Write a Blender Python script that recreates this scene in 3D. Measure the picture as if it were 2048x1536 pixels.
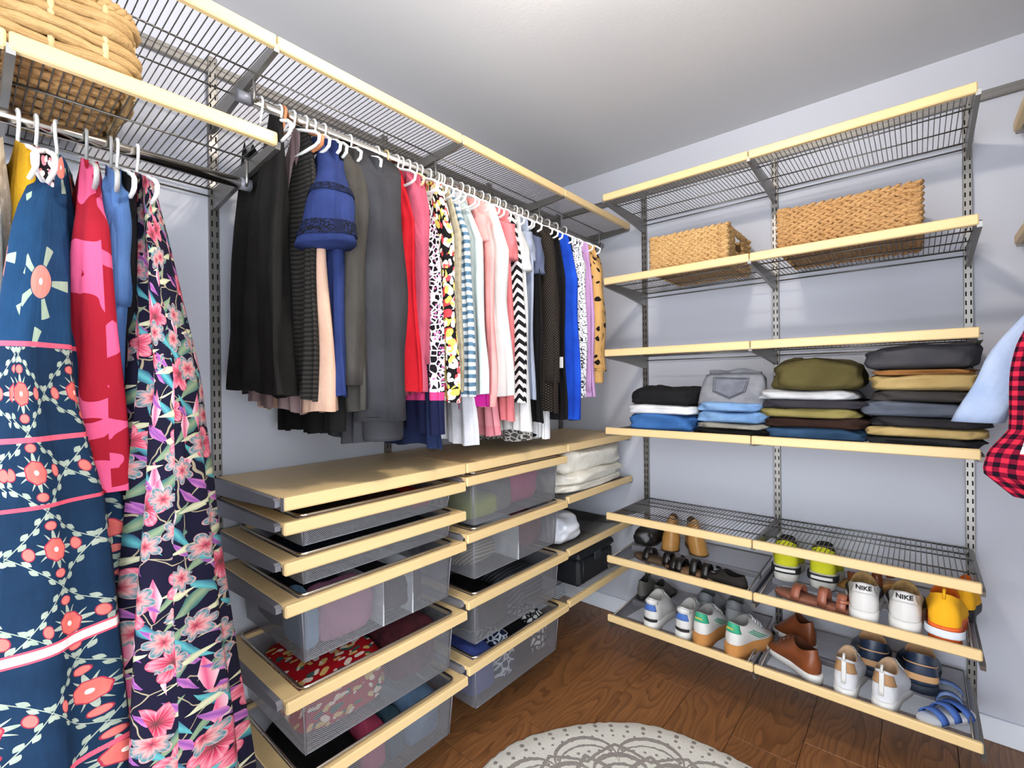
import bpy, math, random
from mathutils import Vector, Matrix, noise as mnoise
PI = math.pi
sc = bpy.context.scene
for o in list(bpy.data.objects): bpy.data.objects.remove(o)
COL = sc.collection

# ------------------------------------------------------------------ camera, world, exposure
F_PX = 947.43
yaw, pitch, roll = -0.70945, -0.00248, -0.01148
fw = Vector((math.sin(yaw)*math.cos(pitch), math.cos(yaw)*math.cos(pitch), math.sin(pitch)))
r0 = Vector((math.cos(yaw), -math.sin(yaw), 0)); u0 = r0.cross(fw)
rr = r0*math.cos(roll)+u0*math.sin(roll); uu = -r0*math.sin(roll)+u0*math.cos(roll)
cd = bpy.data.cameras.new('camera'); cam = bpy.data.objects.new('camera', cd); COL.objects.link(cam)
cd.sensor_width = 36; cd.lens = F_PX/2048*36; cd.clip_start = .02
m = Matrix((rr, uu, -fw)).transposed().to_4x4(); m.translation = Vector((1.6249, -2.3475, 1.273)); cam.matrix_world = m
sc.camera = cam
w = bpy.data.worlds.new('world'); sc.world = w; w.use_nodes = True
w.node_tree.nodes['Background'].inputs[0].default_value = (.88, .94, 1, 1)
w.node_tree.nodes['Background'].inputs[1].default_value = 6.3
sc.view_settings.view_transform = 'Standard'; sc.view_settings.look = 'None'
sc.view_settings.gamma = 1; sc.view_settings.use_curve_mapping = False
sc.view_settings.exposure = 0.04
LAMP = (1.16, -1.55, 2.30); LAMP_POWER = 580.0
ROOM_W, ROOM_D, ROOM_H = 2.34, 3.3, 2.433

# ------------------------------------------------------------------ node helpers
def lin(c):
    if isinstance(c, str):
        c = [int(c[i:i+2], 16)/255 for i in (0, 2, 4)]
    return tuple((x/12.92 if x <= .04045 else ((x+.055)/1.055)**2.4) for x in c[:3])+(1,)
class G:
    """small expression helper over a material's node tree"""
    def __init__(s, name, rough=.8, metal=0, spec=.3):
        s.m = bpy.data.materials.new(name); s.m.use_nodes = True; s.t = s.m.node_tree
        s.b = s.t.nodes['Principled BSDF']; s.b.inputs['Roughness'].default_value = rough
        s.b.inputs['Metallic'].default_value = metal; s.b.inputs['Specular IOR Level'].default_value = spec
        s.out = s.t.nodes['Material Output']
    def n(s, ty, **kw):
        x = s.t.nodes.new(ty)
        for k, v in kw.items(): setattr(x, k, v)
        return x
    def put(s, sock, v):
        if isinstance(v, bpy.types.NodeSocket): s.t.links.new(v, sock)
        elif isinstance(v, str): sock.default_value = lin(v)
        elif isinstance(v, (tuple, list)) and len(v) == 3 and sock.type == 'RGBA': sock.default_value = (*v, 1)
        else: sock.default_value = v
    def M(s, op, a, b=0.0, c=0.0):
        x = s.n('ShaderNodeMath', operation=op)
        for i, v in enumerate((a, b, c)): s.put(x.inputs[i], v)
        return x.outputs[0]
    def V(s, op, a, b=(0, 0, 0)):
        x = s.n('ShaderNodeVectorMath', operation=op); s.put(x.inputs[0], a); s.put(x.inputs[1], b)
        return x.outputs[0]
    def mix(s, f, a, b):
        x = s.n('ShaderNodeMix', data_type='RGBA'); s.put(x.inputs[0], f); s.put(x.inputs[6], a); s.put(x.inputs[7], b)
        return x.outputs[2]
    def sep(s, v):
        x = s.n('ShaderNodeSeparateXYZ'); s.put(x.inputs[0], v); return x.outputs
    def xyz(s, a, b, c=0.0):
        x = s.n('ShaderNodeCombineXYZ')
        for i, v in enumerate((a, b, c)): s.put(x.inputs[i], v)
        return x.outputs[0]
    def uv(s): return s.n('ShaderNodeTexCoord').outputs['UV']
    def obj(s): return s.n('ShaderNodeTexCoord').outputs['Object']
    def rnd(s): return s.n('ShaderNodeObjectInfo').outputs['Random']
    def noise(s, v, scale, detail=3, rough=.5):
        x = s.n('ShaderNodeTexNoise'); s.put(x.inputs['Vector'], v); x.inputs['Scale'].default_value = scale
        x.inputs['Detail'].default_value = detail; x.inputs['Roughness'].default_value = rough
        return x.outputs[0]
    def vor(s, v, scale, rand=1.0, feature='F1'):
        x = s.n('ShaderNodeTexVoronoi', feature=feature); s.put(x.inputs['Vector'], v)
        x.inputs['Scale'].default_value = scale; x.inputs['Randomness'].default_value = rand
        return x.outputs
    def lt(s, a, b): return s.M('LESS_THAN', a, b)
    def gt(s, a, b): return s.M('GREATER_THAN', a, b)
    def AND(s, a, b): return s.M('MULTIPLY', a, b)
    def ramp(s, f, stops, interp='LINEAR'):
        x = s.n('ShaderNodeValToRGB'); s.put(x.inputs[0], f); e = x.color_ramp.elements; x.color_ramp.interpolation = interp
        while len(e) < len(stops): e.new(.5)
        for i, (p, c) in enumerate(stops): e[i].position = p; e[i].color = lin(c)
        return x.outputs[0]
    def cell(s, v, scale, rand=1.0):
        """voronoi cell-local polar coords (in cell units): r, theta, random"""
        o = s.vor(v, scale, rand); d = s.sep(s.V('SCALE_', v) if 0 else s.V('SUBTRACT', v, o['Position']))
        x = s.M('MULTIPLY', d[0], scale); y = s.M('MULTIPLY', d[1], scale)
        r = s.M('SQRT', s.M('ADD', s.M('MULTIPLY', x, x), s.M('MULTIPLY', y, y)))
        th = s.M('ARCTAN2', y, x); rn = s.sep(o['Color'])
        return r, th, rn, x, y
    def bump(s, h, st=.3, dist=.002):
        x = s.n('ShaderNodeBump'); s.put(x.inputs['Height'], h); x.inputs['Strength'].default_value = st
        x.inputs['Distance'].default_value = dist; s.t.links.new(x.outputs[0], s.b.inputs['Normal'])
    def col(s, c): s.put(s.b.inputs['Base Color'], c); return s.m

MATS = {}
def plain(name, c, rough=.6, metal=0, spec=.4):
    if name not in MATS:
        g = G(name, rough, metal, spec); g.col(lin(c) if isinstance(c, str) else c); MATS[name] = g.m
    return MATS[name]
def fabric(c, c2=None, scale=9.0, fine=900):
    key = 'fabric_%s_%s_%s' % (c, c2, scale)
    if key not in MATS:
        g = G(key, .92, 0, .15); v = g.obj(); n1 = g.noise(v, scale, 4)
        if c2 is None:
            r, gg, b = [int(c[i:i+2], 16) for i in (0, 2, 4)]
            c2 = '%02x%02x%02x' % tuple(int(x*.84) for x in (r, gg, b))
        g.col(g.mix(g.M('MULTIPLY', g.M('SUBTRACT', n1, .3), 2.2), c, c2))
        wr = g.noise(g.V('MULTIPLY', g.uv(), (30, 5, 1)), 1.0, 3)
        g.bump(g.M('ADD', g.M('ADD', g.M('MULTIPLY', g.noise(v, 30, 3), .6), g.M('MULTIPLY', wr, 1.2)), g.M('MULTIPLY', g.noise(v, fine, 1), .12)), .55, .010)
        MATS[key] = g.m
    return MATS[key]
def cloth_end(g, c):
    v = g.obj(); wr = g.noise(g.V('MULTIPLY', g.uv(), (28, 5, 1)), 1.0, 3); g.bump(g.M('ADD', g.M('MULTIPLY', g.noise(v, 30, 3), .6), g.M('MULTIPLY', wr, 1.2)), .5, .008)
    return g.col(c)

def mat_wall():
    g = G('wall_paint', .6, 0, .3); n = g.noise(g.obj(), 160, 2)
    g.bump(n, .12, .002); return g.col(g.mix(g.noise(g.obj(), 1.5, 2), 'c2c4cd', 'bdbfc9'))
def mat_ceiling():
    g = G('ceiling_paint', .5, 0, .35); g.bump(g.noise(g.obj(), 90, 3), .12, .003); return g.col(lin('cfcfd0'))
def mat_birch(name='birch', ax=1):
    g = G(name, .42, 0, .4); v = g.obj()
    sca = (40, 3, 40) if ax == 1 else (3, 40, 40)
    n = g.noise(g.V('MULTIPLY', v, sca), 1.0, 4); n2 = g.noise(v, 5, 3)
    c = g.mix(n, 'e6cd9c', 'd8b983'); c = g.mix(g.M('MULTIPLY', n2, .35), c, 'cfab72')
    return g.col(c)
def mat_floor():
    g = G('floor_oak', .42, 0, .4); v = g.obj(); rn = g.rnd()
    o = g.V('ADD', v, g.xyz(g.M('MULTIPLY', rn, 17.0), g.M('MULTIPLY', rn, 31.0), 0.0))
    s = g.sep(o)
    warp = g.noise(g.xyz(g.M('MULTIPLY', s[0], 5.0), g.M('MULTIPLY', s[1], 1.3)), 1.0, 2)
    ph = g.M('ADD', g.M('MULTIPLY', s[0], 30.0), g.M('MULTIPLY', warp, 21.0))
    ring = g.M('FRACT', ph)
    ring = g.M('POWER', ring, 2.2)
    fine = g.noise(g.xyz(g.M('MULTIPLY', s[0], 230.0), g.M('MULTIPLY', s[1], 9.0)), 1.0, 3)
    c = g.mix(ring, 'a06a3e', '5c361c')
    c = g.mix(g.M('MULTIPLY', g.M('MULTIPLY', fine, fine), 1.3), c, '3d2212')
    c = g.mix(g.M('MULTIPLY', g.noise(o, 2.2, 2), .5), c, '9a683c')
    c = g.mix(g.M('MULTIPLY', rn, .3), c, '4d2e1a')
    kn = g.vor(g.V('MULTIPLY', o, (4.2, 1.5, 1)), 1.0)['Distance']
    c = g.mix(g.lt(kn, .055), c, '24140b')
    g.bump(g.M('SUBTRACT', fine, g.M('MULTIPLY', ring, .6)), .22, .0015)
    g.b.inputs['Coat Weight'].default_value = .12; g.b.inputs['Coat Roughness'].default_value = .3
    return g.col(c)
def mat_mesh():
    """perforated steel mesh: real holes as transparency"""
    g = G('steel_mesh', .45, .4, .5); s = g.sep(g.uv()); k = 2*PI/.0110
    a = g.M('MULTIPLY', g.M('SINE', g.M('MULTIPLY', g.M('ADD', s[0], s[1]), k)), g.M('SINE', g.M('MULTIPLY', g.M('SUBTRACT', s[0], s[1]), k)))
    hole = g.gt(g.M('ABSOLUTE', a), .40)
    g.col(lin('8b8d94')); tr = g.n('ShaderNodeBsdfTransparent'); mx = g.n('ShaderNodeMixShader')
    g.t.links.new(hole, mx.inputs[0]); g.t.links.new(g.b.outputs[0], mx.inputs[1]); g.t.links.new(tr.outputs[0], mx.inputs[2])
    g.t.links.new(mx.outputs[0], g.out.inputs[0]); return g.m
WALL = mat_wall(); CEIL = mat_ceiling(); BIRCH = mat_birch(); BIRCHX = mat_birch('birch_x', 0); FLOOR = mat_floor(); MESH = mat_mesh()
STEEL = plain('brushed_platinum', '8d8a86', .38, .85); WIRE = plain('platinum_wire', '77746f', .4, .8)
DARK = plain('dark_slot', '1a1a1b', .9); CHROME = plain('chrome_rod', 'd2ccc2', .16, 1)
GREYPL = plain('grey_bracket', '7d7d85', .45, .3); WHITEPL = plain('white_plastic', 'e9e8e6', .38); TRIMW = plain('white_trim', 'dfe3ea', .45)
RUBBER = plain('black_rubber', '17171a', .6)

# patterned fabrics (uv in metres) -----------------------------------
def mat_navy_floral():
    g = G('navy_coral_floral', .9, 0, .15); uv = g.uv(); s = g.sep(uv)
    base = lin('1d3c5c'); c = g.mix(g.noise(uv, 30, 3), '17314d', '0f2238')
    cw, ch = .105, .118
    u = g.M('ADD', s[0], g.M('MULTIPLY', s[1], .16))
    x = g.M('SUBTRACT', g.M('FRACT', g.M('ADD', g.M('DIVIDE', u, cw), 50.0)), .5); y = g.M('SUBTRACT', g.M('FRACT', g.M('ADD', g.M('DIVIDE', s[1], ch), 50.0)), .5)
    ax, ay = g.M('ABSOLUTE', x), g.M('ABSOLUTE', y)
    dd = g.M('SUBTRACT', g.M('ADD', ax, ay), .5); al = g.M('SUBTRACT', ax, ay)
    sn = g.M('SINE', g.M('MULTIPLY', al, 19.0)); side = g.M('MULTIPLY', g.M('SIGN', sn), .042)
    leaf = g.lt(g.M('ABSOLUTE', g.M('SUBTRACT', dd, side)), g.M('MULTIPLY', g.M('ABSOLUTE', sn), .043))
    leaf = g.M('MAXIMUM', leaf, g.lt(g.M('ABSOLUTE', dd), .008))
    c = g.mix(leaf, c, g.mix(g.noise(uv, 60, 2), 'a9b0a2', '7c8c7e'))
    r = g.M('SQRT', g.M('ADD', g.M('MULTIPLY', x, x), g.M('MULTIPLY', y, y))); th = g.M('ARCTAN2', y, x)
    lf2 = g.AND(g.lt(r, g.M('ADD', .20, g.M('MULTIPLY', g.M('COSINE', g.M('MULTIPLY', th, 12.0)), .055))), g.gt(g.M('COSINE', g.M('MULTIPLY', th, 4.0)), -.35))
    c = g.mix(lf2, c, g.mix(g.noise(uv, 90, 2), 'adb3a5', '788a7b'))
    bx_ = g.M('SUBTRACT', g.M('MAXIMUM', ax, ay), .315); by_ = g.M('MINIMUM', ax, ay)
    br_ = g.M('SQRT', g.M('ADD', g.M('MULTIPLY', bx_, bx_), g.M('MULTIPLY', g.M('MULTIPLY', by_, by_), .5)))
    c = g.mix(g.lt(br_, .062), c, '8c2c40'); c = g.mix(g.lt(br_, .052), c, 'cf7068')
    rad = g.M('ADD', .138, g.M('MULTIPLY', g.M('COSINE', g.M('MULTIPLY', th, 7.0)), .006))
    c = g.mix(g.lt(r, g.M('ADD', rad, .016)), c, '9c2f45')
    c = g.mix(g.lt(r, rad), c, g.mix(g.noise(uv, 50, 2), 'dd7569', 'c65352')); c = g.mix(g.lt(r, .033), c, 'f5e6d6')
    # plain bodice with few big blossoms
    top = g.gt(s[1], -.46)
    r, th, rn, x, y = g.cell(uv, 5.2, .7); cb = g.mix(g.noise(uv, 22, 3), '1c4165', '12304f')
    lf = g.AND(g.gt(g.M('COSINE', g.M('MULTIPLY', th, 5.0)), .7), g.AND(g.gt(r, .16), g.lt(r, .34)))
    cb = g.mix(lf, cb, '94a693'); cb = g.mix(g.lt(r, .15), cb, 'd67f74'); cb = g.mix(g.lt(r, .03), cb, 'c9d6d6')
    c = g.mix(top, c, cb)
    # piping and braid bands
    for z0, h, colr in ((-.455, .004, 'e0586e'), (-.60, .004, 'd8586c'), (-.912, .0095, 'c94f62'), (-.912, .0062, 'ddd5d0'), (-.7, .003, 'c94f62'), (-1.10, .004, 'd85a70'), (-1.17, .004, 'd85a70')):
        c = g.mix(g.lt(g.M('ABSOLUTE', g.M('SUBTRACT', s[1], z0)), h), c, colr)
    c = g.mix(g.lt(s[1], -1.176), c, '183655')
    return cloth_end(g, c)
def mat_black_floral():
    g = G('black_bright_floral', .88, 0, .15); uv = g.uv(); c = g.mix(g.noise(uv, 9, 2), '0e1020', '1a1433')
    wv = g.V('ADD', uv, g.xyz(g.M('MULTIPLY', g.noise(uv, 14, 2), .06), g.M('MULTIPLY', g.noise(g.V('ADD', uv, (3, 1, 0)), 14, 2), .06)))
    e = g.vor(wv, 14, 1, 'DISTANCE_TO_EDGE')['Distance']; c = g.mix(g.lt(e, .013), c, 'a89a80')
    def leaves(sc_, ang, a, b, c0, c1, off, c):
        ca, sa = math.cos(ang), math.sin(ang); s = g.sep(g.V('ADD', uv, off))
        u = g.M('ADD', g.M('MULTIPLY', s[0], ca*.5), g.M('MULTIPLY', s[1], sa*.5)); v = g.M('SUBTRACT', g.M('MULTIPLY', s[1], ca*1.2), g.M('MULTIPLY', s[0], sa*1.2))
        r, th, rn, x, y = g.cell(g.xyz(u, v), sc_, .9)
        w_ = g.M('MULTIPLY', g.M('SUBTRACT', a, g.M('ABSOLUTE', x)), b)
        mk = g.lt(g.M('ABSOLUTE', y), w_); cc = g.mix(g.M('MULTIPLY', g.M('ABSOLUTE', y), 5.0), c0, c1)
        return g.mix(g.AND(mk, g.gt(rn[1], .45)), c, cc)
    c = leaves(17, .7, .42, .6, '8fa07c', '3f6d6a', (0, 0, 0), c)
    c = leaves(19, -.8, .4, .55, '5fb0b4', '2c4f6e', (.31, .17, 0), c)
    c = leaves(20, 1.6, .36, .7, 'd8557f', 'f2c7cf', (.11, .47, 0), c)
    c = leaves(24, 2.4, .34, .6, '8d4f9c', 'd07fb8', (.7, .2, 0), c)
    c = leaves(22, .2, .36, .5, 'd9d3b2', 'a7b089', (.2, .9, 0), c)
    for sc_, off, c0, c1, c2_, pet in ((9.5, (.0, .0, 0), '7c1228', 'cf3f60', 'e68496', 5), (12.0, (.43, .21, 0), 'b82648', 'd99a98', '2f7f88', 6)):
        r, th, rn, x, y = g.cell(g.V('ADD', uv, off), sc_, 1.0)
        rad = g.M('ADD', .17, g.M('MULTIPLY', g.M('ABSOLUTE', g.M('SINE', g.M('ADD', g.M('MULTIPLY', th, pet/2), g.M('MULTIPLY', rn[0], 6.0)))), .13))
        fcol = g.ramp(g.M('DIVIDE', r, rad), ((0, '3a1420'), (.14, c0), (.5, c1), (.86, c2_), (1, c1)))
        str_ = g.gt(g.M('SINE', g.M('MULTIPLY', th, 21.0)), .6); fcol = g.mix(g.M('MULTIPLY', str_, .18), fcol, 'fbe3df')
        c = g.mix(g.AND(g.lt(r, rad), g.gt(rn[2], .3)), c, fcol)
    return cloth_end(g, g.mix(.34, c, '05050a'))
def mat_red_pink():
    g = G('red_pink_bloom', .85, 0, .2); uv = g.uv(); n = g.noise(g.V('ADD', uv, (1.3, .4, 0)), 7.5, 1.5, .4)
    v = g.vor(uv, 16, 1)['Distance']; k = g.M('ADD', n, g.M('MULTIPLY', v, .18))
    c = g.mix(g.gt(k, .60), '8e1022', 'c94f76'); c = g.mix(g.gt(k, .74), c, '8e0b20')
    return cloth_end(g, c)
def mat_stripe(name, a, b, per, duty=.5, vert=False, chev=0.0):
    g = G(name, .9, 0, .15); s = g.sep(g.uv())
    t = s[0] if vert else s[1]
    if chev: t = g.M('ADD', s[1], g.M('MULTIPLY', g.M('PINGPONG', g.M('ADD', s[0], 2.0), .045), chev))
    t = g.M('ADD', t, g.M('MULTIPLY', g.noise(g.uv(), 12, 1), .01))
    f = g.lt(g.M('FRACT', g.M('ADD', g.M('DIVIDE', t, per), 50.0)), duty)
    return cloth_end(g, g.mix(f, a, b))
def mat_spots(name, base, cols, scale, r0=.28, rand=1.0, ecc=1.0, base2=None):
    g = G(name, .9, 0, .15); uv = g.uv(); c = g.mix(g.noise(uv, 20, 2), base, base2 or base)
    for i, cc in enumerate(cols):
        r, th, rn, x, y = g.cell(g.V('MULTIPLY', g.V('ADD', uv, (i*.37, i*.61, 0)), (1, ecc, 1)), scale*(1+.15*i), rand)
        rad = g.M('ADD', r0*.6, g.M('MULTIPLY', rn[1], r0*.8)); wob = g.M('MULTIPLY', g.M('SINE', g.M('ADD', g.M('MULTIPLY', th, 2.0), g.M('MULTIPLY', rn[0], 6.28))), r0*.3)
        c = g.mix(g.AND(g.lt(r, g.M('ADD', rad, wob)), g.gt(rn[2], .2)), c, cc)
    return cloth_end(g, c)
def mat_edges(name, base, line, scale, wd, fill=None):
    g = G(name, .9, 0, .15); uv = g.uv(); wv = g.V('ADD', uv, g.xyz(g.M('MULTIPLY', g.noise(uv, 25, 2), .03), 0.0))
    o = g.vor(wv, scale, 1, 'DISTANCE_TO_EDGE')['Distance']; c = base
    c = g.mix(g.lt(o, wd), c, line)
    if fill:
        r, th, rn, x, y = g.cell(wv, scale, 1); c = g.mix(g.AND(g.lt(r, .24), g.gt(rn[0], .35)), c, fill)
    return cloth_end(g, c)
def mat_tunic():
    g = G('tunic_print', .9, 0, .15); uv = g.uv(); s = g.sep(uv)
    o = g.vor(uv, 60, 1, 'DISTANCE_TO_EDGE')['Distance']; c = g.mix(g.lt(o, .12), '17141a', 'e9dfe6')
    r, th, rn, x, y = g.cell(uv, 60, 1); c = g.mix(g.AND(g.lt(r, .2), g.gt(rn[0], .5)), c, 'c05f9d')
    c = g.mix(g.lt(s[1], -.775), c, 'd9427f'); c = g.mix(g.lt(s[1], -.80), c, '171b38')
    return cloth_end(g, c)
def mat_sketch():
    g = G('sketch_print', .9, 0, .15); uv = g.uv(); n = g.noise(uv, 26, 2)
    f = g.M('ABSOLUTE', g.M('SUBTRACT', g.M('FRACT', g.M('MULTIPLY', n, 7.0)), .5))
    return cloth_end(g, g.mix(g.lt(f, .12), 'e9ebf0', '20222c'))
def mat_knit():
    g = G('perforated_knit', .95, 0, .1); s = g.sep(g.uv()); k = 2*PI/.011
    f = g.gt(g.M('MULTIPLY', g.M('SINE', g.M('MULTIPLY', s[0], k)), g.M('SINE', g.M('MULTIPLY', s[1], k))), .35)
    return cloth_end(g, g.mix(f, '1b1816', '4a4039'))
def mat_plaid():
    g = G('buffalo_plaid', .92, 0, .12); s = g.sep(g.uv()); p = .022
    a = g.lt(g.M('FRACT', g.M('ADD', g.M('DIVIDE', s[0], p), 50.0)), .5); b = g.lt(g.M('FRACT', g.M('ADD', g.M('DIVIDE', s[1], p), 50.0)), .5)
    t = g.M('MULTIPLY', g.M('ADD', a, b), .5)
    return cloth_end(g, g.ramp(t, ((0, 'd32b45'), (.5, '7a1430'), (1, '1c0e1c'))))
def mat_rug():
    g = G('rug_mandala', .97, 0, .05); s = g.sep(g.obj()); x, y = s[0], s[1]
    jx = g.M('MULTIPLY', g.M('SUBTRACT', g.noise(g.obj(), 60, 2), .5), .012)
    r = g.M('ADD', g.M('SQRT', g.M('ADD', g.M('MULTIPLY', x, x), g.M('MULTIPLY', y, y))), jx); th = g.M('ADD', g.M('ARCTAN2', y, x), .12)
    c = 'e0ddd5'; LN = '8a827e'
    def saw(n, ph=0.0): return g.M('MULTIPLY', g.M('PINGPONG', g.M('ADD', g.M('MULTIPLY', th, n/(2*PI)), 20+ph), .5), 2.0)
    def line(c, d, wd): return g.mix(g.lt(g.M('ABSOLUTE', d), wd), c, LN)
    for n, ph, base, h, wd in ((12, 0, .40, .10, .008), (12, 0, .375, .09, .004), (12, .5, .33, .085, .010), (12, .5, .30, .075, .006), (12, 0, .27, .07, .010), (12, .5, .19, .08, .010), (8, 0, .10, .06, .009)):
        a = saw(n, ph); arc = g.M('ADD', base, g.M('MULTIPLY', g.M('SQRT', g.M('SUBTRACT', 1.0, g.M('MULTIPLY', a, a))), h))
        c = line(c, g.M('SUBTRACT', r, arc), wd)
    for n, ph, base, h, wd in ((24, 0, .235, .05, .009), (24, .5, .31, .03, .009), (12, 0, .36, .06, .010), (12, .5, .42, .04, .007), (12, 0, .16, .06, .010)):
        a = saw(n, ph); c = line(c, g.M('SUBTRACT', r, g.M('SUBTRACT', base+h, g.M('MULTIPLY', a, h*1.6))), wd)
    for rad, n, sz in ((.55, 60, .008), (.525, 60, .0065), (.50, 84, .005), (.435, 72, .006), (.345, 60, .006), (.30, 48, .006)):
        a = g.M('SUBTRACT', g.M('FRACT', g.M('ADD', g.M('MULTIPLY', th, n/(2*PI)), 60.0)), .5)
        dx = g.M('MULTIPLY', a, 2*PI*rad/n); dy = g.M('SUBTRACT', r, rad)
        c = g.mix(g.lt(g.M('SQRT', g.M('ADD', g.M('MULTIPLY', dx, dx), g.M('MULTIPLY', dy, dy))), sz), c, LN)
    c = g.mix(g.M('MULTIPLY', g.noise(g.obj(), 8, 3), .25), c, 'cfcabf')
    g.bump(g.noise(g.obj(), 260, 3), .8, .006); return g.col(c)
def mat_straw(c0='d9b47c', c1='a87a42'):
    g = G('straw_'+c0, .7, 0, .25); v = g.obj(); n = g.noise(v, 45, 3); n2 = g.noise(v, 7, 2)
    c = g.mix(n, c0, c1); c = g.mix(g.M('MULTIPLY', n2, .4), c, 'd8b682'); st_ = g.noise(g.V('MULTIPLY', v, (90, 14, 260)), 1.0, 3); c = g.mix(g.M('MULTIPLY', g.gt(st_, .56), .45), c, c1); g.bump(g.M('ADD', st_, g.noise(v, 240, 2)), .5, .003); return g.col(c)
def mat_leather(c, c2):
    g = G('leather_'+c, .35, 0, .5); n = g.noise(g.obj(), 22, 3); g.bump(g.noise(g.obj(), 300, 2), .15, .001); return g.col(g.mix(n, c, c2))

# ------------------------------------------------------------------ mesh helpers
class MB:
    def __init__(s): s.v = []; s.f = []; s.uv = []; s.sm = []; s.mi = []
    def add(s, vs, fs, smooth=False, uv=None, mi=0):
        b = len(s.v); s.v += [tuple(p) for p in vs]; s.uv += list(uv) if uv else [(0, 0)]*len(vs)
        for f in fs: s.f.append(tuple(b+i for i in f)); s.sm.append(smooth); s.mi.append(mi)
        return s
    def box(s, x0, x1, y0, y1, z0, z1, bv=0.0, mi=0):
        if bv <= 0:
            P = [(x, y, z) for x in (x0, x1) for y in (y0, y1) for z in (z0, z1)]
            return s.add(P, [(0, 1, 3, 2), (4, 6, 7, 5), (0, 4, 5, 1), (2, 3, 7, 6), (0, 2, 6, 4), (1, 5, 7, 3)], mi=mi)
        c = ((x0+x1)/2, (y0+y1)/2, (z0+z1)/2); h = (abs(x1-x0)/2, abs(y1-y0)/2, abs(z1-z0)/2); bv = min(bv, *[q*.95 for q in h])
        P = []; ix = {}
        for sx in (-1, 1):
            for sy in (-1, 1):
                for sz in (-1, 1):
                    for ax in range(3):
                        q = [sx*(h[0]-bv), sy*(h[1]-bv), sz*(h[2]-bv)]; q[ax] = (sx, sy, sz)[ax]*h[ax]
                        ix[(sx, sy, sz, ax)] = len(P); P.append(tuple(c[i]+q[i] for i in range(3)))
        F = []
        for ax in range(3):
            a, b = [(1, 2), (2, 0), (0, 1)][ax]
            for sg in (-1, 1):
                q = []
                for (p, r) in ((-1, -1), (1, -1), (1, 1), (-1, 1)):
                    k = [0, 0, 0]; k[ax] = sg; k[a] = p; k[b] = r; q.append(ix[(*k, ax)])
                F.append(tuple(q if sg > 0 else q[::-1]))
        for ax in range(3):
            a, b = [(1, 2), (2, 0), (0, 1)][ax]
            for sa in (-1, 1):
                for sb in (-1, 1):
                    q = []
                    for e_, on in ((-1, a), (1, a), (1, b), (-1, b)):
                        k = [0, 0, 0]; k[ax] = e_; k[a] = sa; k[b] = sb; q.append(ix[(*k, on)])
                    F.append(tuple(q if sa*sb > 0 else q[::-1]))
        for sx in (-1, 1):
            for sy in (-1, 1):
                for sz in (-1, 1):
                    q = [ix[(sx, sy, sz, i)] for i in range(3)]; F.append(tuple(q if sx*sy*sz > 0 else q[::-1]))
        return s.add(P, F, mi=mi)
    def loft(s, rings, closed=True, cap0=True, cap1=True, smooth=True, uvs=None, mi=0):
        n = len(rings[0]); P = [p for r in rings for p in r]; F = []
        for i in range(len(rings)-1):
            for j in range(n if closed else n-1):
                k = (j+1) % n; F.append((i*n+j, i*n+k, (i+1)*n+k, (i+1)*n+j))
        if cap0: F.append(tuple(range(n))[::-1])
        if cap1: F.append(tuple((len(rings)-1)*n+j for j in range(n)))
        return s.add(P, F, smooth, [u for r in uvs for u in r] if uvs else None, mi)
    def tube(s, pts, r, n=8, closed=False, cap=True, flat=1.0, up=None, smooth=True, mi=0):
        pts = [Vector(p) for p in pts]; N = len(pts); rad = r if isinstance(r, (list, tuple)) else [r]*N; rings = []
        ref = Vector(up) if up else None
        for i in range(N):
            t = (pts[(i+1) % N]-pts[i-1]) if closed else (pts[min(i+1, N-1)]-pts[max(i-1, 0)])
            if t.length < 1e-9: t = Vector((0, 0, 1))
            t.normalize()
            if ref is None: ref = Vector((0, 0, 1)) if abs(t.z) < .9 else Vector((1, 0, 0))
            a = ref-t*ref.dot(t)
            if a.length < 1e-5: a = Vector((1, 0, 0))-t*t.x
            a.normalize(); b = t.cross(a); 
            if not up: ref = a
            rings.append([tuple(pts[i]+a*(math.cos(2*PI*k/n)*rad[i])+b*(math.sin(2*PI*k/n)*rad[i]*flat)) for k in range(n)])
        if closed: rings.append(rings[0])
        return s.loft(rings, True, cap and not closed, cap and not closed, smooth, mi=mi)
    def ell(s, c, rx, ry, rz, nu=10, nv=6, rot=None, mi=0):
        rings = []; c = Vector(c)
        for i in range(nv+1):
            ph = -PI/2+PI*max(.03, min(.97, i/nv)); ring = []
            for j in range(nu):
                a = 2*PI*j/nu; p = Vector((rx*math.cos(ph)*math.cos(a), ry*math.cos(ph)*math.sin(a), rz*math.sin(ph)))
                if rot: p = rot @ p
                ring.append(tuple(c+p))
            rings.append(ring)
        return s.loft(rings, mi=mi)
    def xf(s, M_, i0=0):
        for i in range(i0, len(s.v)): s.v[i] = tuple(M_ @ Vector(s.v[i]))
        return s
    def mesh(s, name, mats):
        me = bpy.data.meshes.new(name); me.from_pydata(s.v, [], s.f); me.validate(clean_customdata=False)
        mats = mats if isinstance(mats, (list, tuple)) else [mats]
        for m_ in mats: me.materials.append(m_)
        if len(me.polygons) == len(s.f):
            me.polygons.foreach_set('use_smooth', s.sm); me.polygons.foreach_set('material_index', s.mi)
        ul = me.uv_layers.new(name='uv'); co = []
        for l in me.loops: co += s.uv[l.vertex_index]
        ul.data.foreach_set('uv', co); me.update(); return me
    def build(s, name, mats, parent=None, loc=None, rot=None):
        return link(name, s.mesh(name, mats), parent, loc, rot)
def link(name, me, parent=None, loc=None, rot=None):
    o = bpy.data.objects.new(name, me); COL.objects.link(o)
    if parent: o.parent = parent
    if loc: o.location = loc
    if rot: o.rotation_euler = rot
    return o
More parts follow.
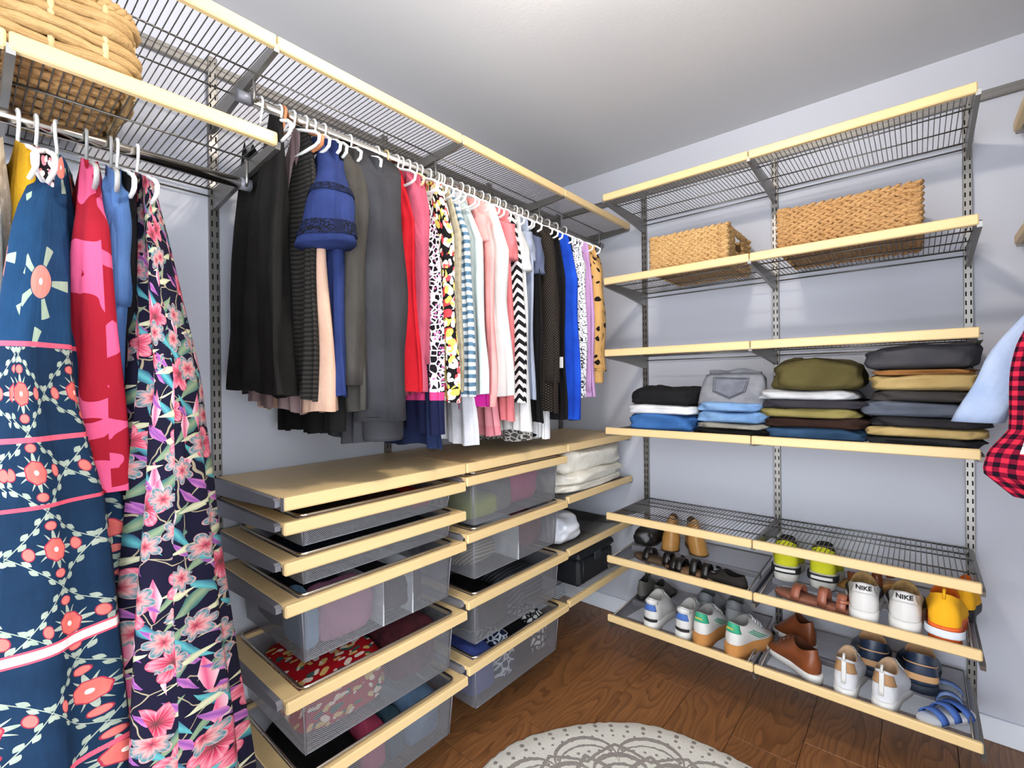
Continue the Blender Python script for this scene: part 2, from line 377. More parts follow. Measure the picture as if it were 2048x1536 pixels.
def tag(o, label=None, cat=None, group=None, kind=None):
    if label: o['label'] = label
    if cat: o['category'] = cat
    if group: o['group'] = group
    if kind: o['kind'] = kind
    return o
def thing(name, label, cat, loc=(0, 0, 0), rot=(0, 0, 0), group=None):
    o = bpy.data.objects.new(name, None); COL.objects.link(o); o.empty_display_size = .05
    o.location = loc; o.rotation_euler = rot; return tag(o, label, cat, group)
def struct(name, mb, mats, parent=None):
    o = mb.build(name, mats, parent); o['kind'] = 'structure'; return o
def lerp(a, b, t): return a+(b-a)*t
def pw(tab, t):
    for (a, va), (b, vb) in zip(tab, tab[1:]):
        if t <= b: return va if b == a else lerp(va, vb, max(0, (t-a)/(b-a)))
    return tab[-1][1]
def sm(t): t = max(0, min(1, t)); return t*t*(3-2*t)
def spow(c, e): return math.copysign(abs(c)**e, c)

# ------------------------------------------------------------------ the room
W, D, H = ROOM_W, ROOM_D, ROOM_H
fl = struct('floor', MB().box(0, W, -D, 0, -.06, -.004), plain('underlay', '2a1a10', .9))
rnd = random.Random(4)
x = .697-.204*4
while x < W:
    xa, xb = max(0, x)+.0008, min(W, x+.204)-.0008
    y = -D-rnd.uniform(0, 1.1)
    if abs(x-.697) < .01: y = -.40-1.25*3
    if xb-xa > .01:
        while y < 0:
            ya, yb = max(-D, y)+.0008, min(0, y+1.25)-.0008
            if yb-ya > .01:
                o = MB().box(-(xb-xa)/2, (xb-xa)/2, -(yb-ya)/2, (yb-ya)/2, -.004, 0, .0012).build('plank', FLOOR, fl, ((xa+xb)/2, (ya+yb)/2, 0))
            y += 1.25
    x += .204
struct('ceiling', MB().box(-.1, W+.1, -D-.1, .1, H, H+.08), CEIL)
struct('wall_left', MB().box(-.1, 0, -D-.1, .1, 0, H), WALL)
struct('wall_back', MB().box(0, W, 0, .1, 0, H), WALL)
struct('wall_right', MB().box(W, W+.1, -1.85, .1, 0, H).box(W, W+.1, -D-.1, -3.1, 0, H).box(W, W+.1, -3.1, -1.85, 2.08, H), WALL)  # unseen opening, added so outside light reaches under the clothes on the left wall
struct('wall_front', MB().box(0, .3, -D-.1, -D, 0, H).box(2.1, W, -D-.1, -D, 0, H).box(.3, 2.1, -D-.1, -D, 2.08, H), WALL)
def baseb(name, x0, x1, y0, y1):
    struct(name, MB().box(x0, x1, y0, y1, 0, .085, .003), TRIMW)
baseb('baseboard_back', .014, W-.014, -.013, 0); baseb('baseboard_left', 0, .013, -D, 0); baseb('baseboard_right', W-.013, W, -1.85, -.014)

# ceiling lamp: three frosted globes under a round plate (above the frame)
lp = thing('ceiling_lamp', 'flush ceiling lamp with three small bulbs on a round plate', 'lamp', (LAMP[0], LAMP[1], H))
mb = MB()
mb.loft([[(.16*k*math.cos(a*PI/16), .16*k*math.sin(a*PI/16), z) for a in range(32)] for k, z in ((1, 0), (1, -.012), (.9, -.022), (.2, -.026))])
mb.build('base_plate', STEEL, lp)
ge = G('globe_glow', .5); ge.put(ge.b.inputs['Emission Color'], lin('fff4e6')); ge.b.inputs['Emission Strength'].default_value = LAMP_POWER; ge.col(lin('ffffff'))
for k in range(3):
    a = 2*PI*k/3+.4
    st = MB().tube([(.045*math.cos(a), .045*math.sin(a), -.02), (.052*math.cos(a), .052*math.sin(a), -.062)], .013, 10).build('socket', STEEL, lp)
    MB().ell((.055*math.cos(a), .055*math.sin(a), -.085), .023, .023, .026, 16, 10).build('globe', ge.m, lp)

# ------------------------------------------------------------------ shelving hardware
BAY = .61; DL = .4616; DB = .4416
YS = [-1.843, -1.233, -.623, -.013]; XS = [.541, 1.151, 1.761]
def standard_mesh(h):
    """slotted upright channel, 25 mm wide, face at local y=-.016, base z=0"""
    mb = MB(); wd = .0125; dp = .016
    mb.box(-wd, -wd+.002, -dp, 0, 0, h).box(wd-.002, wd, -dp, 0, 0, h)
    mb.box(-wd+.002, wd-.002, -.004, -.003, 0, h, mi=1)
    n = int(h/.032); xs = [-wd, -.0085, -.0045, .0045, .0085, wd]
    for i in range(n):
        z = i*.032; off = .0
        for a, b in ((0, 1), (2, 3), (4, 5)): mb.add([(xs[a], -dp, z), (xs[b], -dp, z), (xs[b], -dp, z+.032), (xs[a], -dp, z+.032)], [(0, 1, 2, 3)])
        for a, b in ((1, 2), (3, 4)): mb.add([(xs[a], -dp, z+.017), (xs[b], -dp, z+.017), (xs[b], -dp, z+.032), (xs[a], -dp, z+.032)], [(0, 1, 2, 3)])
    return mb.mesh('standard', [STEEL, DARK])
st_me = standard_mesh(2.176)
def standard(loc, rz, label, grp):
    o = link('slotted_standard', st_me, None, loc, (0, 0, rz)); tag(o, label, 'wall upright', grp)
for y, lb in zip(YS, ('slotted metal wall upright between hanging dresses and black tank top', 'slotted metal wall upright behind the charcoal sweatshirt sleeves', 'slotted metal wall upright behind the middle of the hanging tops', 'slotted metal wall upright in the corner by the leopard cardigan')):
    standard((0.0, y-(.012 if y > -.1 else 0), .09), PI/2, lb, 'uprights on the clothes rod wall')
for x, lb in zip(XS, ('slotted metal wall upright beside the small wicker basket and black pants', 'slotted metal wall upright between the two wicker baskets', 'slotted metal wall upright beside the orange running shoes and plaid shirt')):
    standard((x, 0, .09), 0, lb, 'uprights on the shoe shelf wall')
def track(name, mb, label): tag(mb.build(name, STEEL), label, 'wall track', 'wall tracks')
track('hang_track', MB().box(0, .012, -2.9, -.03, 2.215, 2.25, .002).box(.012, .014, -2.9, -.03, 2.219, 2.228).box(.012, .014, -2.9, -.03, 2.236, 2.246), 'grey metal wall track above the clothes rods')
track('hang_track', MB().box(.03, W-.02, -.012, 0, 2.24, 2.275, .002).box(.03, W-.02, -.014, -.012, 2.246, 2.254).box(.03, W-.02, -.014, -.012, 2.262, 2.27), 'grey metal wall track above the shoe shelves')

def wire_mesh(L, dp, ht=0.0):
    """deck: cross wires in local y (depth, wall at y=0, front y=-dp), support wires in x"""
    mb = MB(); n = int(L/.0142)
    for i in range(n+1):
        x = .006+(L-.012)*i/n; mb.tube([(x, -.012, ht), (x, -dp+.016, ht), (x, -dp+.012, ht-.014)], .0014, 5)
    for y, r in ((-.014, .003), (-.155, .0026), (-.30, .0026), (-dp+.018, .0026)): mb.tube([(.002, y, ht-.004), (L-.002, y, ht-.004)], r, 6)
    mb.tube([(.002, -.014, ht-.026), (L-.002, -.014, ht-.026)], .0026, 6)
    return mb.mesh('wire_deck', WIRE)
def bracket_mesh(dp, hb=.062, mat=None):
    mb = MB(); t = .006
    prof = [(0, 0), (-dp+.03, 0), (-dp+.018, -.006), (-dp+.022, -.022), (-dp*.5, -.038), (-.018, -hb), (0, -hb)]
    P = [(-t, y, z) for y, z in prof]+[(t, y, z) for y, z in prof]; n = len(prof)
    mb.add(P, [tuple(range(n)), tuple(range(2*n-1, n-1, -1))]+[(i, n+i, n+(i+1) % n, (i+1) % n) for i in range(n)])
    return mb.mesh('support_bracket', STEEL)
def trim_mesh(L, mat):
    mb = MB().box(.0015, L-.0015, -.018, 0, -.031, 0, .003)
    return mb.mesh('front_trim', mat)
deck = {}
def get(kind, *a):
    k = (kind,)+tuple(a)
    if k not in deck:
        deck[k] = {'wire': wire_mesh, 'brk': bracket_mesh, 'trim': trim_mesh}[kind](*a)
    return deck[k]
def wire_shelf(loc, rz, dp, label, grp, L=BAY, first=False, last=True, mat=BIRCHX, drop=.012):
    t = thing('wire_shelf', label, 'shelf', loc, (0, 0, rz), grp)
    link('front_trim', get('trim', L, mat), t, (0, -dp+.018, 0))
    d = link('wire_deck', get('wire', L, dp), t, (0, 0, -drop)); d['kind'] = 'stuff'
    if first: link('support_bracket', get('brk', dp), t, (.004, -.016, -drop-.004))
    if last: link('support_bracket', get('brk', dp), t, (L, -.016, -drop-.004))
    return t
# left wall runs: local x -> world -y ... rz = +90deg maps local x->+y, local -y -> +x
RZL = PI/2
S_Z = [2.123, 1.7435, 1.4185, 1.066, .679, .484, .216]
nm = ['topmost empty', 'basket-holding second', 'narrow third', 'folded trousers', 'empty fifth']
for k in range(5):
    for i in range(2):
        lb = [('empty wire shelf at the top, beside the hanging clothes corner', 'empty wire shelf at the top, ending by the right wall'),
              ('wire shelf carrying the small wicker basket', 'wire shelf carrying the long wicker basket'),
              ('empty wire shelf just above the grey jeans stack', 'empty wire shelf just above the olive and grey trouser stacks'),
              ('wire shelf carrying black trousers and grey jeans stacks', 'wire shelf carrying olive and charcoal trouser stacks'),
              ('empty wire shelf over the tan ankle boots', 'empty wire shelf over the white and orange sneakers')][k][i]
        wire_shelf((XS[i], 0, S_Z[k]), 0, DB, lb+' with birch front edge' if len(lb.split()) < 12 else lb, 'wire shelves on the shoe wall', first=(i == 0))
for i, lb in enumerate(('top wire shelf above the hanging dresses and big basket', 'top wire shelf above black tank top and sweatshirt', 'top wire shelf above striped and pink blouses', 'top wire shelf above leopard cardigan in the corner')):
    y0 = YS[0]+BAY*(i-1)
    wire_shelf((0, y0, 2.116), RZL, DL, lb+' with birch front edge', 'top wire shelves over the rods', first=(i == 0))
wire_shelf((0, YS[0]-.447, 1.881), RZL, DL, 'wire shelf carrying the large wicker basket above the dresses', 'wire shelves over the dresses', L=.447, first=True)
wire_shelf((0, YS[0]-.447-BAY, 1.881), RZL, DL, 'wire shelf running on past the large wicker basket', 'wire shelves over the dresses', first=True, last=False)
for z, lb in ((.77, 'wire shelf carrying the folded cream blanket'), (.54, 'wire shelf carrying the white plastic bag'), (.315, 'wire shelf carrying the black storage case')):
    wire_shelf((0, YS[2], z), RZL, DL, lb, 'short wire shelves in the corner', first=True)
for z, lb in ((2.12, 'upper wire shelf on the right wall with birch edge'), (1.745, 'lower wire shelf on the right wall above the plaid shirt')):
    for k in range(2): wire_shelf((W, -.05-BAY*k, z), -PI/2, W-1.87, lb if k == 0 else lb.replace('shelf', 'shelf section nearer the doorway', 1), 'wire shelves on the right wall', first=True)
# solid birch shelves over the drawers
for i, lb in enumerate(('solid birch shelf over the six-drawer stack below the black tops', 'solid birch shelf over the drawer stack with pink clothes', 'solid birch shelf over the folded cream blanket')):
    t = thing('birch_shelf', lb, 'shelf', (0, YS[i], 1.0), (0, 0, RZL), 'solid shelves over the drawers')
    MB().box(.0015, BAY-.0015, -DL+.016, -.016, -.016, 0, .002).build('board', BIRCHX, t)
    MB().box(.0015, BAY-.0015, -DL, -DL+.017, -.033, .0005, .004).build('front_trim', BIRCHX, t)
    if i == 0: MB().box(.0, .0015, -DL, -DL+.017, -.033, .0, .0).build('end_cap', GREYPL, t)
    link('support_bracket', get('brk', DL-.012), t, (BAY, -.016, -.02))

def rounded(x0, x1, y0, y1, r, n=5):
    P = []
    for cx, cy, a0 in ((x1-r, y1-r, 0), (x0+r, y1-r, PI/2), (x0+r, y0+r, PI), (x1-r, y0+r, 1.5*PI)):
        for k in range(n+1): a = a0+PI/2*k/n; P.append((cx+r*math.cos(a), cy+r*math.sin(a)))
    return P
def mesh_basket_mb(x0, x1, y0, y1, depth, taper=.012, open_top=True):
    mb = MB(); top = rounded(x0, x1, y0, y1, .02, 3); bot = rounded(x0+taper, x1-taper, y0+taper, y1-taper, .014, 3); n = len(top)
    per = [0]
    for i in range(n): a, b = top[i], top[(i+1) % n]; per.append(per[-1]+math.hypot(a[0]-b[0], a[1]-b[1]))
    P = [(a, b, 0) for a, b in top+[top[0]]]+[(a, b, -depth) for a, b in bot+[bot[0]]]
    uv = [(per[i], 0) for i in range(n+1)]+[(per[i], -depth) for i in range(n+1)]
    mb.add(P, [(i, i+1, n+2+i, n+1+i) for i in range(n)], False, uv)
    mb.add([(a, b, -depth) for a, b in bot], [tuple(range(n))], False, [(a, b) for a, b in bot])
    return mb, top, bot
def drawer(y0, z, depth, label, grp, cover=False, xback=.03):
    t = thing('mesh_drawer', label, 'drawer', (0, y0, z), (0, 0, RZL), grp)
    MB().box(.0015, BAY-.0015, -DL, -DL+.018, -.031, 0, .004).build('front_trim', BIRCHX, t)
    f = MB(); rw = .046
    f.box(.003, rw, -DL+.018, -.02, -.014, -.001, .0015).box(BAY-rw, BAY-.003, -DL+.018, -.02, -.014, -.001, .0015)
    f.box(rw, BAY-rw, -DL+.018, -DL+.028, -.014, -.001).box(rw, BAY-rw, -.04, -.02, -.014, -.001)
    f.build('frame', BIRCHX, t)
    bm, top, bot = mesh_basket_mb(rw+.002, BAY-rw-.002, -DL+.019, -.035, depth)
    b = bm.build('basket', MESH, t, (0, 0, .002))
    MB().tube([(a, c, .004) for a, c in top], .0038, 8, closed=True).build('rim', CHROME, b)
    e = MB()
    for cx, cy in ((0, 0), (1, 0)):
        tx = top[-3] if cx else top[10]
    c_out = [(rw+.005, -DL+.0225), (BAY-rw-.005, -DL+.0225)]; c_in = [(rw+.017, -DL+.034), (BAY-rw-.017, -DL+.034)]
    for (ax, ay), (bx, by) in zip(c_out, c_in): e.tube([(ax, ay, -.004), (bx, by, -depth)], .0024, 6)
    e.tube([(c_in[0][0], c_in[0][1], -depth+.001), (c_in[1][0], c_in[1][1], -depth+.001)], .0022, 6)
    e.build('basket_seam', GREYPL, b)
    for k, xx in enumerate((.0, BAY)):
        br = MB(); t_ = .007
        prof = [(-.016, -.0025), (-DL+.034, -.0025), (-DL+.024, -.008), (-DL+.024, -.021), (-DL+.035, -.024), (-.10, -.046), (-.016, -.048)]
        P = [(xx-t_, a, c) for a, c in prof]+[(xx+t_, a, c) for a, c in prof]; n = len(prof)
        br.add(P, [tuple(range(n)), tuple(range(2*n-1, n-1, -1))]+[(i, n+i, n+(i+1) % n, (i+1) % n) for i in range(n)])
        if k == 0: br.xf(Matrix.Translation((-.004, 0, 0))); br.build('side_bracket', GREYPL, t)
    return t
T1 = [(.938, .078), (.84, .078), (.737, .175), (.502, .178), (.28, .175)]
T2 = [(.952, .183), (.757, .178), (.53, .182), (.305, .185)]
for (z, d), lb in zip(T1, ('shallow mesh drawer right under the solid birch shelf, with dark garments', 'shallow mesh drawer second under the birch shelf', 'mesh drawer holding mauve and blue folded towels', 'mesh drawer holding the red floral fabric', 'lowest mesh drawer with denim and pink clothes')):
    drawer(YS[0], z, d, lb, 'drawers next to the dresses')
for (z, d), lb in zip(T2, ('mesh drawer holding pink and lime clothes', 'mesh drawer with striped and red clothes and a divider', 'mesh drawer with dark garments below the striped one', 'lowest mesh drawer of its stack with blue and white scarf')):
    drawer(YS[1], z, d, lb, 'drawers next to the blanket shelf')
# left bracket cover of first solid shelf
tp = [o for o in bpy.data.objects if o.name == 'birch_shelf'][0]
br = MB(); prof = [(-.016, -.0035), (-DL+.034, -.0035), (-DL+.022, -.01), (-DL+.022, -.024), (-DL+.033, -.027), (-.10, -.047), (-.016, -.049)]; n = len(prof)
br.add([(-.011, a, c) for a, c in prof]+[(.003, a, c) for a, c in prof], [tuple(range(n)), tuple(range(2*n-1, n-1, -1))]+[(i, n+i, n+(i+1) % n, (i+1) % n) for i in range(n)])
br.build('side_bracket', GREYPL, tp)

# pull-out shoe racks
def shoe_rack(x0, z, label):
    t = thing('shoe_rack', label, 'shoe rack', (x0, 0, z), (0, 0, 0), 'pull-out shoe racks')
    MB().box(.0015, BAY-.0015, -DB, -DB+.018, -.031, 0, .004).build('front_trim', BIRCHX, t)
    for xx in (.006, BAY-.018):
        MB().box(xx, xx+.012, -DB+.018, -.018, -.04, -.012, .002).build('side_rail', GREYPL, t)
    mb = MB(); a, b = .022, BAY-.022
    prof = [(-DB+.024, -.006), (-DB+.026, -.026), (-.235, -.026), (-.232, -.004), (-.212, -.004), (-.21, -.026), (-.06, -.012), (-.03, .012)]
    P = [(a, y, zz) for y, zz in prof]+[(b, y, zz) for y, zz in prof]; n = len(prof); acc = 0; uv = []
    ds = [0]
    for p, q in zip(prof, prof[1:]): ds.append(ds[-1]+math.hypot(p[0]-q[0], p[1]-q[1]))
    mb.add(P, [(i, i+1, n+i+1, n+i) for i in range(n-1)], False, [(0, d) for d in ds]+[(b-a, d) for d in ds])
    mb.build('mesh_tray', MESH, t)
    MB().box(a, b, -.235, -.21, -.024, -.002, .003).build('divider_bar', GREYPL, t)
    MB().tube([(a, -DB+.024, -.005), (a, -.028, .012), (b, -.028, .012), (b, -DB+.024, -.005)], .0035, 8).build('rim', STEEL, t)
    for xx in (0, BAY):
        if xx == 0 and x0 > .6: continue
        link('support_bracket', get('brk', DB-.012), t, (xx+(.004 if xx == 0 else 0), -.016, -.04))
for k, z in enumerate((S_Z[5], S_Z[6])):
    shoe_rack(XS[0], z, ('pull-out shoe rack holding black sandals and tan boots', 'lowest pull-out shoe rack with blue and green heeled sneakers')[k])
    shoe_rack(XS[1], z, ('pull-out shoe rack holding white and orange sneakers', 'lowest pull-out shoe rack with brown leather shoes')[k])

# rods
RX, RZ, LRZ = .30, 2.022, 1.796
def rod(name, label, x, y0, y1, z, ztop, hooks):
    t = thing(name, label, 'clothes rod', (x, y0, z), (0, 0, 0), 'clothes rods')
    MB().tube([(0, 0, 0), (0, y1-y0, 0)], .0135, 14).build('rail', CHROME, t)
    for yy in (0, y1-y0): MB().tube([(0, yy-.004, 0), (0, yy+.03*(1 if yy == 0 else -1), 0)], .0155, 14).build('end_cap', GREYPL, t)
    for yy in hooks:
        MB().tube([(.012, yy-y0, -.008), (.02, yy-y0, .0), (.02, yy-y0, ztop-z), (.012, yy-y0, ztop-z+.004)], .004, 6).build('hanger_hook', STEEL, t)
rod('clothes_rod', 'long chrome clothes rod carrying the tops', RX, YS[0]-.03, -.03, RZ, 2.09, [YS[0], YS[1], YS[2], -.09])
rod('clothes_rod', 'lower chrome clothes rod carrying the dresses', RX, -2.75, YS[0]+.0, LRZ, 1.85, [YS[0]-.02, -2.31])
rod('clothes_rod', 'chrome clothes rod on the right wall carrying the plaid shirt', 2.05, -1.25, -.08, 1.66, 1.70, [-.1, -1.2])

# ------------------------------------------------------------------ hangers and garments
def hanger_mesh(mat, half=.205, r=.0042):
    mb = MB(); hk = []
    for k in range(15):
        a = PI*1.12-(PI*1.22)*k/14; hk.append((.0185*math.cos(a), 0, .0185*math.sin(a)))
    hk += [(.012, 0, -.022), (.0, 0, -.036), (0, 0, -.055)]
    mb.tube(hk, r*.72, 8)
    body = [(0, 0, -.055)]
    for s_ in (1,):
        body += [(.05, 0, -.066), (.12, 0, -.09), (half-.02, 0, -.116), (half, 0, -.13), (half-.004, 0, -.145), (half-.02, 0, -.150)]
    full = body+[(0, 0, -.150)]+[(-x_, 0, z_) for x_, y_, z_ in body[::-1][:-1]]
    mb.tube(full, r, 8, closed=True)
    return mb.mesh('hanger', mat)
HM = {'white': hanger_mesh(WHITEPL), 'tan': hanger_mesh(plain('tan_plastic', 'd8b98a', .4)), 'grey': hanger_mesh(plain('grey_plastic', '9b9a98', .35)), 'wood': hanger_mesh(plain('wood_hanger', 'b8744a', .45), .2, .006)}
HWORD = {'white': 'white plastic hanger', 'tan': 'tan plastic hanger', 'grey': 'grey metal hanger', 'wood': 'brown wooden hanger'}

def sleeve_mb(sh, zsh, length, r0_, r1_, out, flare=0.0, yoff=0.0, flat=.55, seed=0, curve=.0, sub=None, grow=0.0):
    R = random.Random(seed); N = 14; rings = []; uvs = []; n = 18
    ph = R.uniform(0, 6)
    for i in range(N+1):
        t = i/N
        cx = sh-.035+out*sm(min(1, t*1.6))+curve*t*t; cz = zsh-.015-length*(t if t > .12 else t)
        cy = yoff*t
        rx = lerp(r0_, r1_, sm(t))*(1+.07*math.sin(t*11+ph)); ry = rx*flat
        tilt = .9*max(0, 1-t*4)
        ring = []; uvr = []
        for j in range(n):
            a = 2*PI*j/n; wob = 1+.10*math.sin(3*a+ph+t*5)*(.4+t)
            px = rx*math.cos(a)*wob; py = ry*math.sin(a)*wob
            ring.append((cx+px*math.cos(tilt), cy+py, cz-px*math.sin(tilt)+.0)); uvr.append((a*rx+.7, cz))
        rings.append(ring); uvs.append(uvr)
    if sub:
        rings = [[(p[0]+grow*math.cos(2*PI*j/n), p[1]+grow*math.sin(2*PI*j/n), p[2]) for j, p in enumerate(r)] for r in rings[sub[0]:sub[1]+1]]
        return MB().loft(rings, True, False, False, True, uvs[sub[0]:sub[1]+1])
    mb = MB(); mb.loft(rings, True, True, True, True, uvs); return mb
HID = [0]
def garment(name, label, cat, y, mat, hem, hang='white', rod_x=RX, rod_z=RZ, sgn=1, sh=.2, w=((0, .2), (.2, .22), (1, .24)), tk=((0, .012), (.3, .02), (1, .026)),
            neck=.07, scoop=.02, drop=0.0, folds=(3.2, .010), sleeve=None, smat=None, dx=0.0, rot=0.0, group='garments on the long rod', hgroup='hangers on the long rod',
            hemtilt=0.0, straps=None, trims=(), seed=None, hanger=True, short=None, topx=None):
    """hangs in the local XZ plane; +x faces the room"""
    HID[0] += 1; R = random.Random(seed if seed is not None else HID[0]*7+1)
    if rot == 0: rot = R.uniform(-.07, .05)
    if hemtilt == 0: hemtilt = R.uniform(-.014, .014)
    rz = rot+(0 if sgn > 0 else PI)
    if hanger:
        h = link('clothes_hanger', HM[hang], None, (rod_x, y, rod_z), (0, 0, rz))
        tag(h, HWORD[hang]+' holding the '+(short or label), 'hanger', hgroup)
    t = thing(name, label, cat, (rod_x, y, rod_z), (0, 0, rz), group)
    zh = hem-rod_z; na, ns = 84, 36; rings = []; uvs = []
    k1, amp = folds; ph = [R.uniform(0, 6.28) for _ in range(5)]
    # perimeter for uv
    wm = pw(w, .5); tm = pw(tk, .5)
    def shape(a, tt):
        c, s_ = math.cos(a), math.sin(a); return spow(c, .75)*pw(w, tt), spow(s_, .7)*pw(tk, tt)
    per = [0]; pv = shape(0, .6)
    for j in range(1, na+1):
        q = shape(2*PI*j/na, .6); per.append(per[-1]+math.hypot(q[0]-pv[0], q[1]-pv[1])); pv = q
    for i in range(ns+1):
        tt = i/ns; ring = []; uvr = []
        for j in range(na+1):
            a = 2*PI*(j % na)/na; c, s_ = math.cos(a), math.sin(a); xn = spow(c, .75); ww = pw(w, tt)
            xs_ = xn*ww; x0 = xn*pw(w, 0); ax = abs(x0)
            if ax < neck: zt = -.066-scoop*(1-(ax/neck)**2)*(1.0 if s_ < 0 else .6)
            else: zt = -.066-(ax-neck)/max(.01, (.2-neck))*.058
            zt -= drop
            f = tt**.7; fold = amp*f*(math.sin(k1*PI*xn+ph[0]+tt*1.2)+.55*math.sin(k1*2.3*PI*xn+ph[1]-tt)+.3*math.sin(k1*4.1*PI*xn+ph[2]))
            fold += amp*f*(1.1*mnoise.noise(Vector((xs_*9+HID[0]*3.7, tt*2.0, .3 if s_ > 0 else .9)))+.5*mnoise.noise(Vector((xs_*26+HID[0], tt*3.5, 2.0+s_))))
            ed = (1-abs(s_))*amp*.9*f*math.sin(9*tt+ph[3])
            ztop_blend = tt
            z = lerp(zt, zh+hemtilt*xn+.006*math.sin(6*xn+ph[4]), ztop_blend)
            yy = spow(s_, .7)*pw(tk, tt)*(1+.25*math.sin(k1*3*PI*xn+ph[2])*f)+fold
            ring.append((xs_+dx*sm(tt*2)+ed, yy, z)); uvr.append((per[j]+HID[0]*.131, z))
        rings.append(ring); uvs.append(uvr)
    mb = MB(); n = na+1
    mb.loft(rings, False, False, False, True, uvs)
    mb.build('body' if (sleeve or straps or trims) else 'cloth', mat, t)
    if sleeve:
        for sd in (1, -1):
            s_ = sleeve_mb(sh, -.115-drop, seed=HID[0]*3+sd, **sleeve)
            if sd < 0: s_.v = [(-a, b, c) for a, b, c in s_.v]; s_.f = [f[::-1] for f in s_.f]
            s_.build('sleeve', smat or mat, t)
            for q0, q1 in (((6, 7), (11, 13)) if 'lace' in trims else ()):
                lb_ = sleeve_mb(sh, -.115-drop, seed=HID[0]*3+sd, sub=(q0, q1), grow=.003, **sleeve)
                if sd < 0: lb_.v = [(-a, b, c) for a, b, c in lb_.v]
                lb_.build('lace_band', LACE, t)
            if 'cuff' in trims:
                L = sleeve['length']; r1 = sleeve['r1_']; cx = sh-.035+sleeve['out']+sleeve.get('curve', 0)
                c_ = MB(); fl_ = sleeve.get('flat', .55)
                rings = [[(sd*(cx+r1*k*1.02*math.cos(2*PI*q/18)), sleeve.get('yoff', 0)+r1*k*fl_*1.02*math.sin(2*PI*q/18), -.13-drop-L+zz) for q in range(18)] for k, zz in ((1.0, .01), (.86, .004), (.84, -.045), (.80, -.055))]
                c_.loft(rings); c_.build('cuff', smat or mat, t)
    if straps:
        for sx in straps[0]:
            for sy in (-1, 1):
                ztop = -.066-(max(0, sx-neck))/.13*.058-.0
                pts = [(sx*straps[2], sy*.003, -.09), (sx*straps[2], sy*.008, -.12), (sx, sy*.014, -.066-drop-.02)]
                MB().tube(pts, straps[1], 6, flat=.4).build('strap', mat, t)
                MB().tube([(-p[0], p[1], p[2]) for p in pts], straps[1], 6, flat=.4).build('strap', mat, t)
    return t
fb = fabric
LACE = mat_edges('navy_lace', '1a2348', '0b0d18', 110, .13)
TK = ((0, .010), (.25, .017), (1, .022))
NARROW = ((0, .15), (.25, .19), (1, .22))
# --- long rod, from the dresses towards the corner
tank = garment('tank_top', 'black scoop-neck tank top with a loose flared hem', 'top', -1.82, fb('1d1b19', '100f0e'), 1.262, sh=.15, w=((0, .145), (.25, .165), (1, .225)), tk=((0, .012), (.3, .024), (1, .03)), scoop=.10, neck=.095, dx=-.055, folds=(2.6, .013), hemtilt=-.012, rot=-.06)
garment('tank_top', 'mauve top whose hem peeks out below the black tank', 'top', -1.772, fb('8d7676'), 1.215, sh=.12, w=((0, .11), (.25, .12), (1, .155)), tk=((0, .008), (1, .012)), scoop=.09, neck=.09, dx=-.05, drop=.01)
garment('knit_vest', 'charcoal ribbed knit vest beside the black tank top', 'top', -1.762, mat_stripe('ribbed_charcoal', '2f2c29', '1c1a18', .012, .5), 1.245, sh=.15, w=((0, .14), (.25, .185), (1, .20)), scoop=.09, neck=.09, dx=-.02, hang='wood')
garment('camisole', 'pale nude camisole with thin straps', 'top', -1.735, fb('c9a691', 'b5907b'), 1.205, sh=.12, w=((0, .13), (.15, .17), (1, .215)), tk=((0, .02), (.4, .026), (1, .03)), drop=.22, scoop=.012, neck=.12, straps=((.085,), .005, .9), folds=(2.2, .008))
nb = garment('blouse', 'navy blouse with wide lace-trimmed flutter sleeves', 'blouse', -1.70, fb('2a3768', '1f2a52'), 1.235, sh=.19, w=((0, .19), (.25, .19), (1, .215)), drop=.0, sleeve=dict(length=.27, r0_=.045, r1_=.085, out=.01, flat=.75, curve=.02, yoff=-.03), trims=('lace',))
garment('top', 'long black top hanging just behind the navy blouse', 'top', -1.675, fb('151414'), 1.14, sh=.19, w=((0, .18), (.25, .19), (1, .2)), dx=-.04)
garment('long_top', 'dark grey long-sleeved top between navy blouse and sweatshirt', 'top', -1.645, fb('45423f', '37342f'), 1.21, sleeve=dict(length=.62, r0_=.05, r1_=.045, out=.005, flat=.8, yoff=-.02), w=((0, .19), (.25, .19), (1, .2)), hang='white')
garment('sweatshirt', 'thick charcoal sweatshirt with wide cuffed sleeves', 'sweatshirt', -1.56, fb('3b3b3f', '2e2e32'), 1.12, sleeve=dict(length=.72, r0_=.07, r1_=.066, out=.0, flat=1.0, yoff=.01), sh=.21, w=((0, .2), (.25, .21), (1, .19)), tk=((0, .02), (.3, .05), (1, .065)), rot=-.12, trims=('cuff',))
garment('top', 'bright red sleeveless top beside the charcoal sweatshirt', 'top', -1.465, fb('c8202c', 'a81522'), 1.25, sh=.17, w=((0, .13), (.25, .19), (1, .20)), dx=.0)
garment('shirt', 'dusty rose long-sleeved shirt', 'shirt', -1.43, fb('b8566a', '9c4559'), 1.24, hang='tan', sleeve=dict(length=.56, r0_=.05, r1_=.036, out=.012, flat=.55), w=((0, .19), (.25, .19), (1, .2)))
garment('tunic', 'black and white print tunic with pink and navy hem bands', 'tunic', -1.39, mat_tunic(), 1.13, w=((0, .13), (.25, .21), (1, .235)), sh=.17)
garment('top', 'dark navy top hanging low beside the print tunic', 'top', -1.37, fb('1a2442'), 1.075, w=((0, .12), (.25, .16), (1, .22)), sh=.16)
garment('blouse', 'black blouse scattered with white red and yellow petals', 'blouse', -1.342, mat_spots('petal_print', '141214', ('ded8c4', 'c9434a', 'c7b95a', 'e8e4d8'), 34, .30, 1, .6), 1.215, w=((0, .18), (.25, .225), (1, .235)), sh=.18)
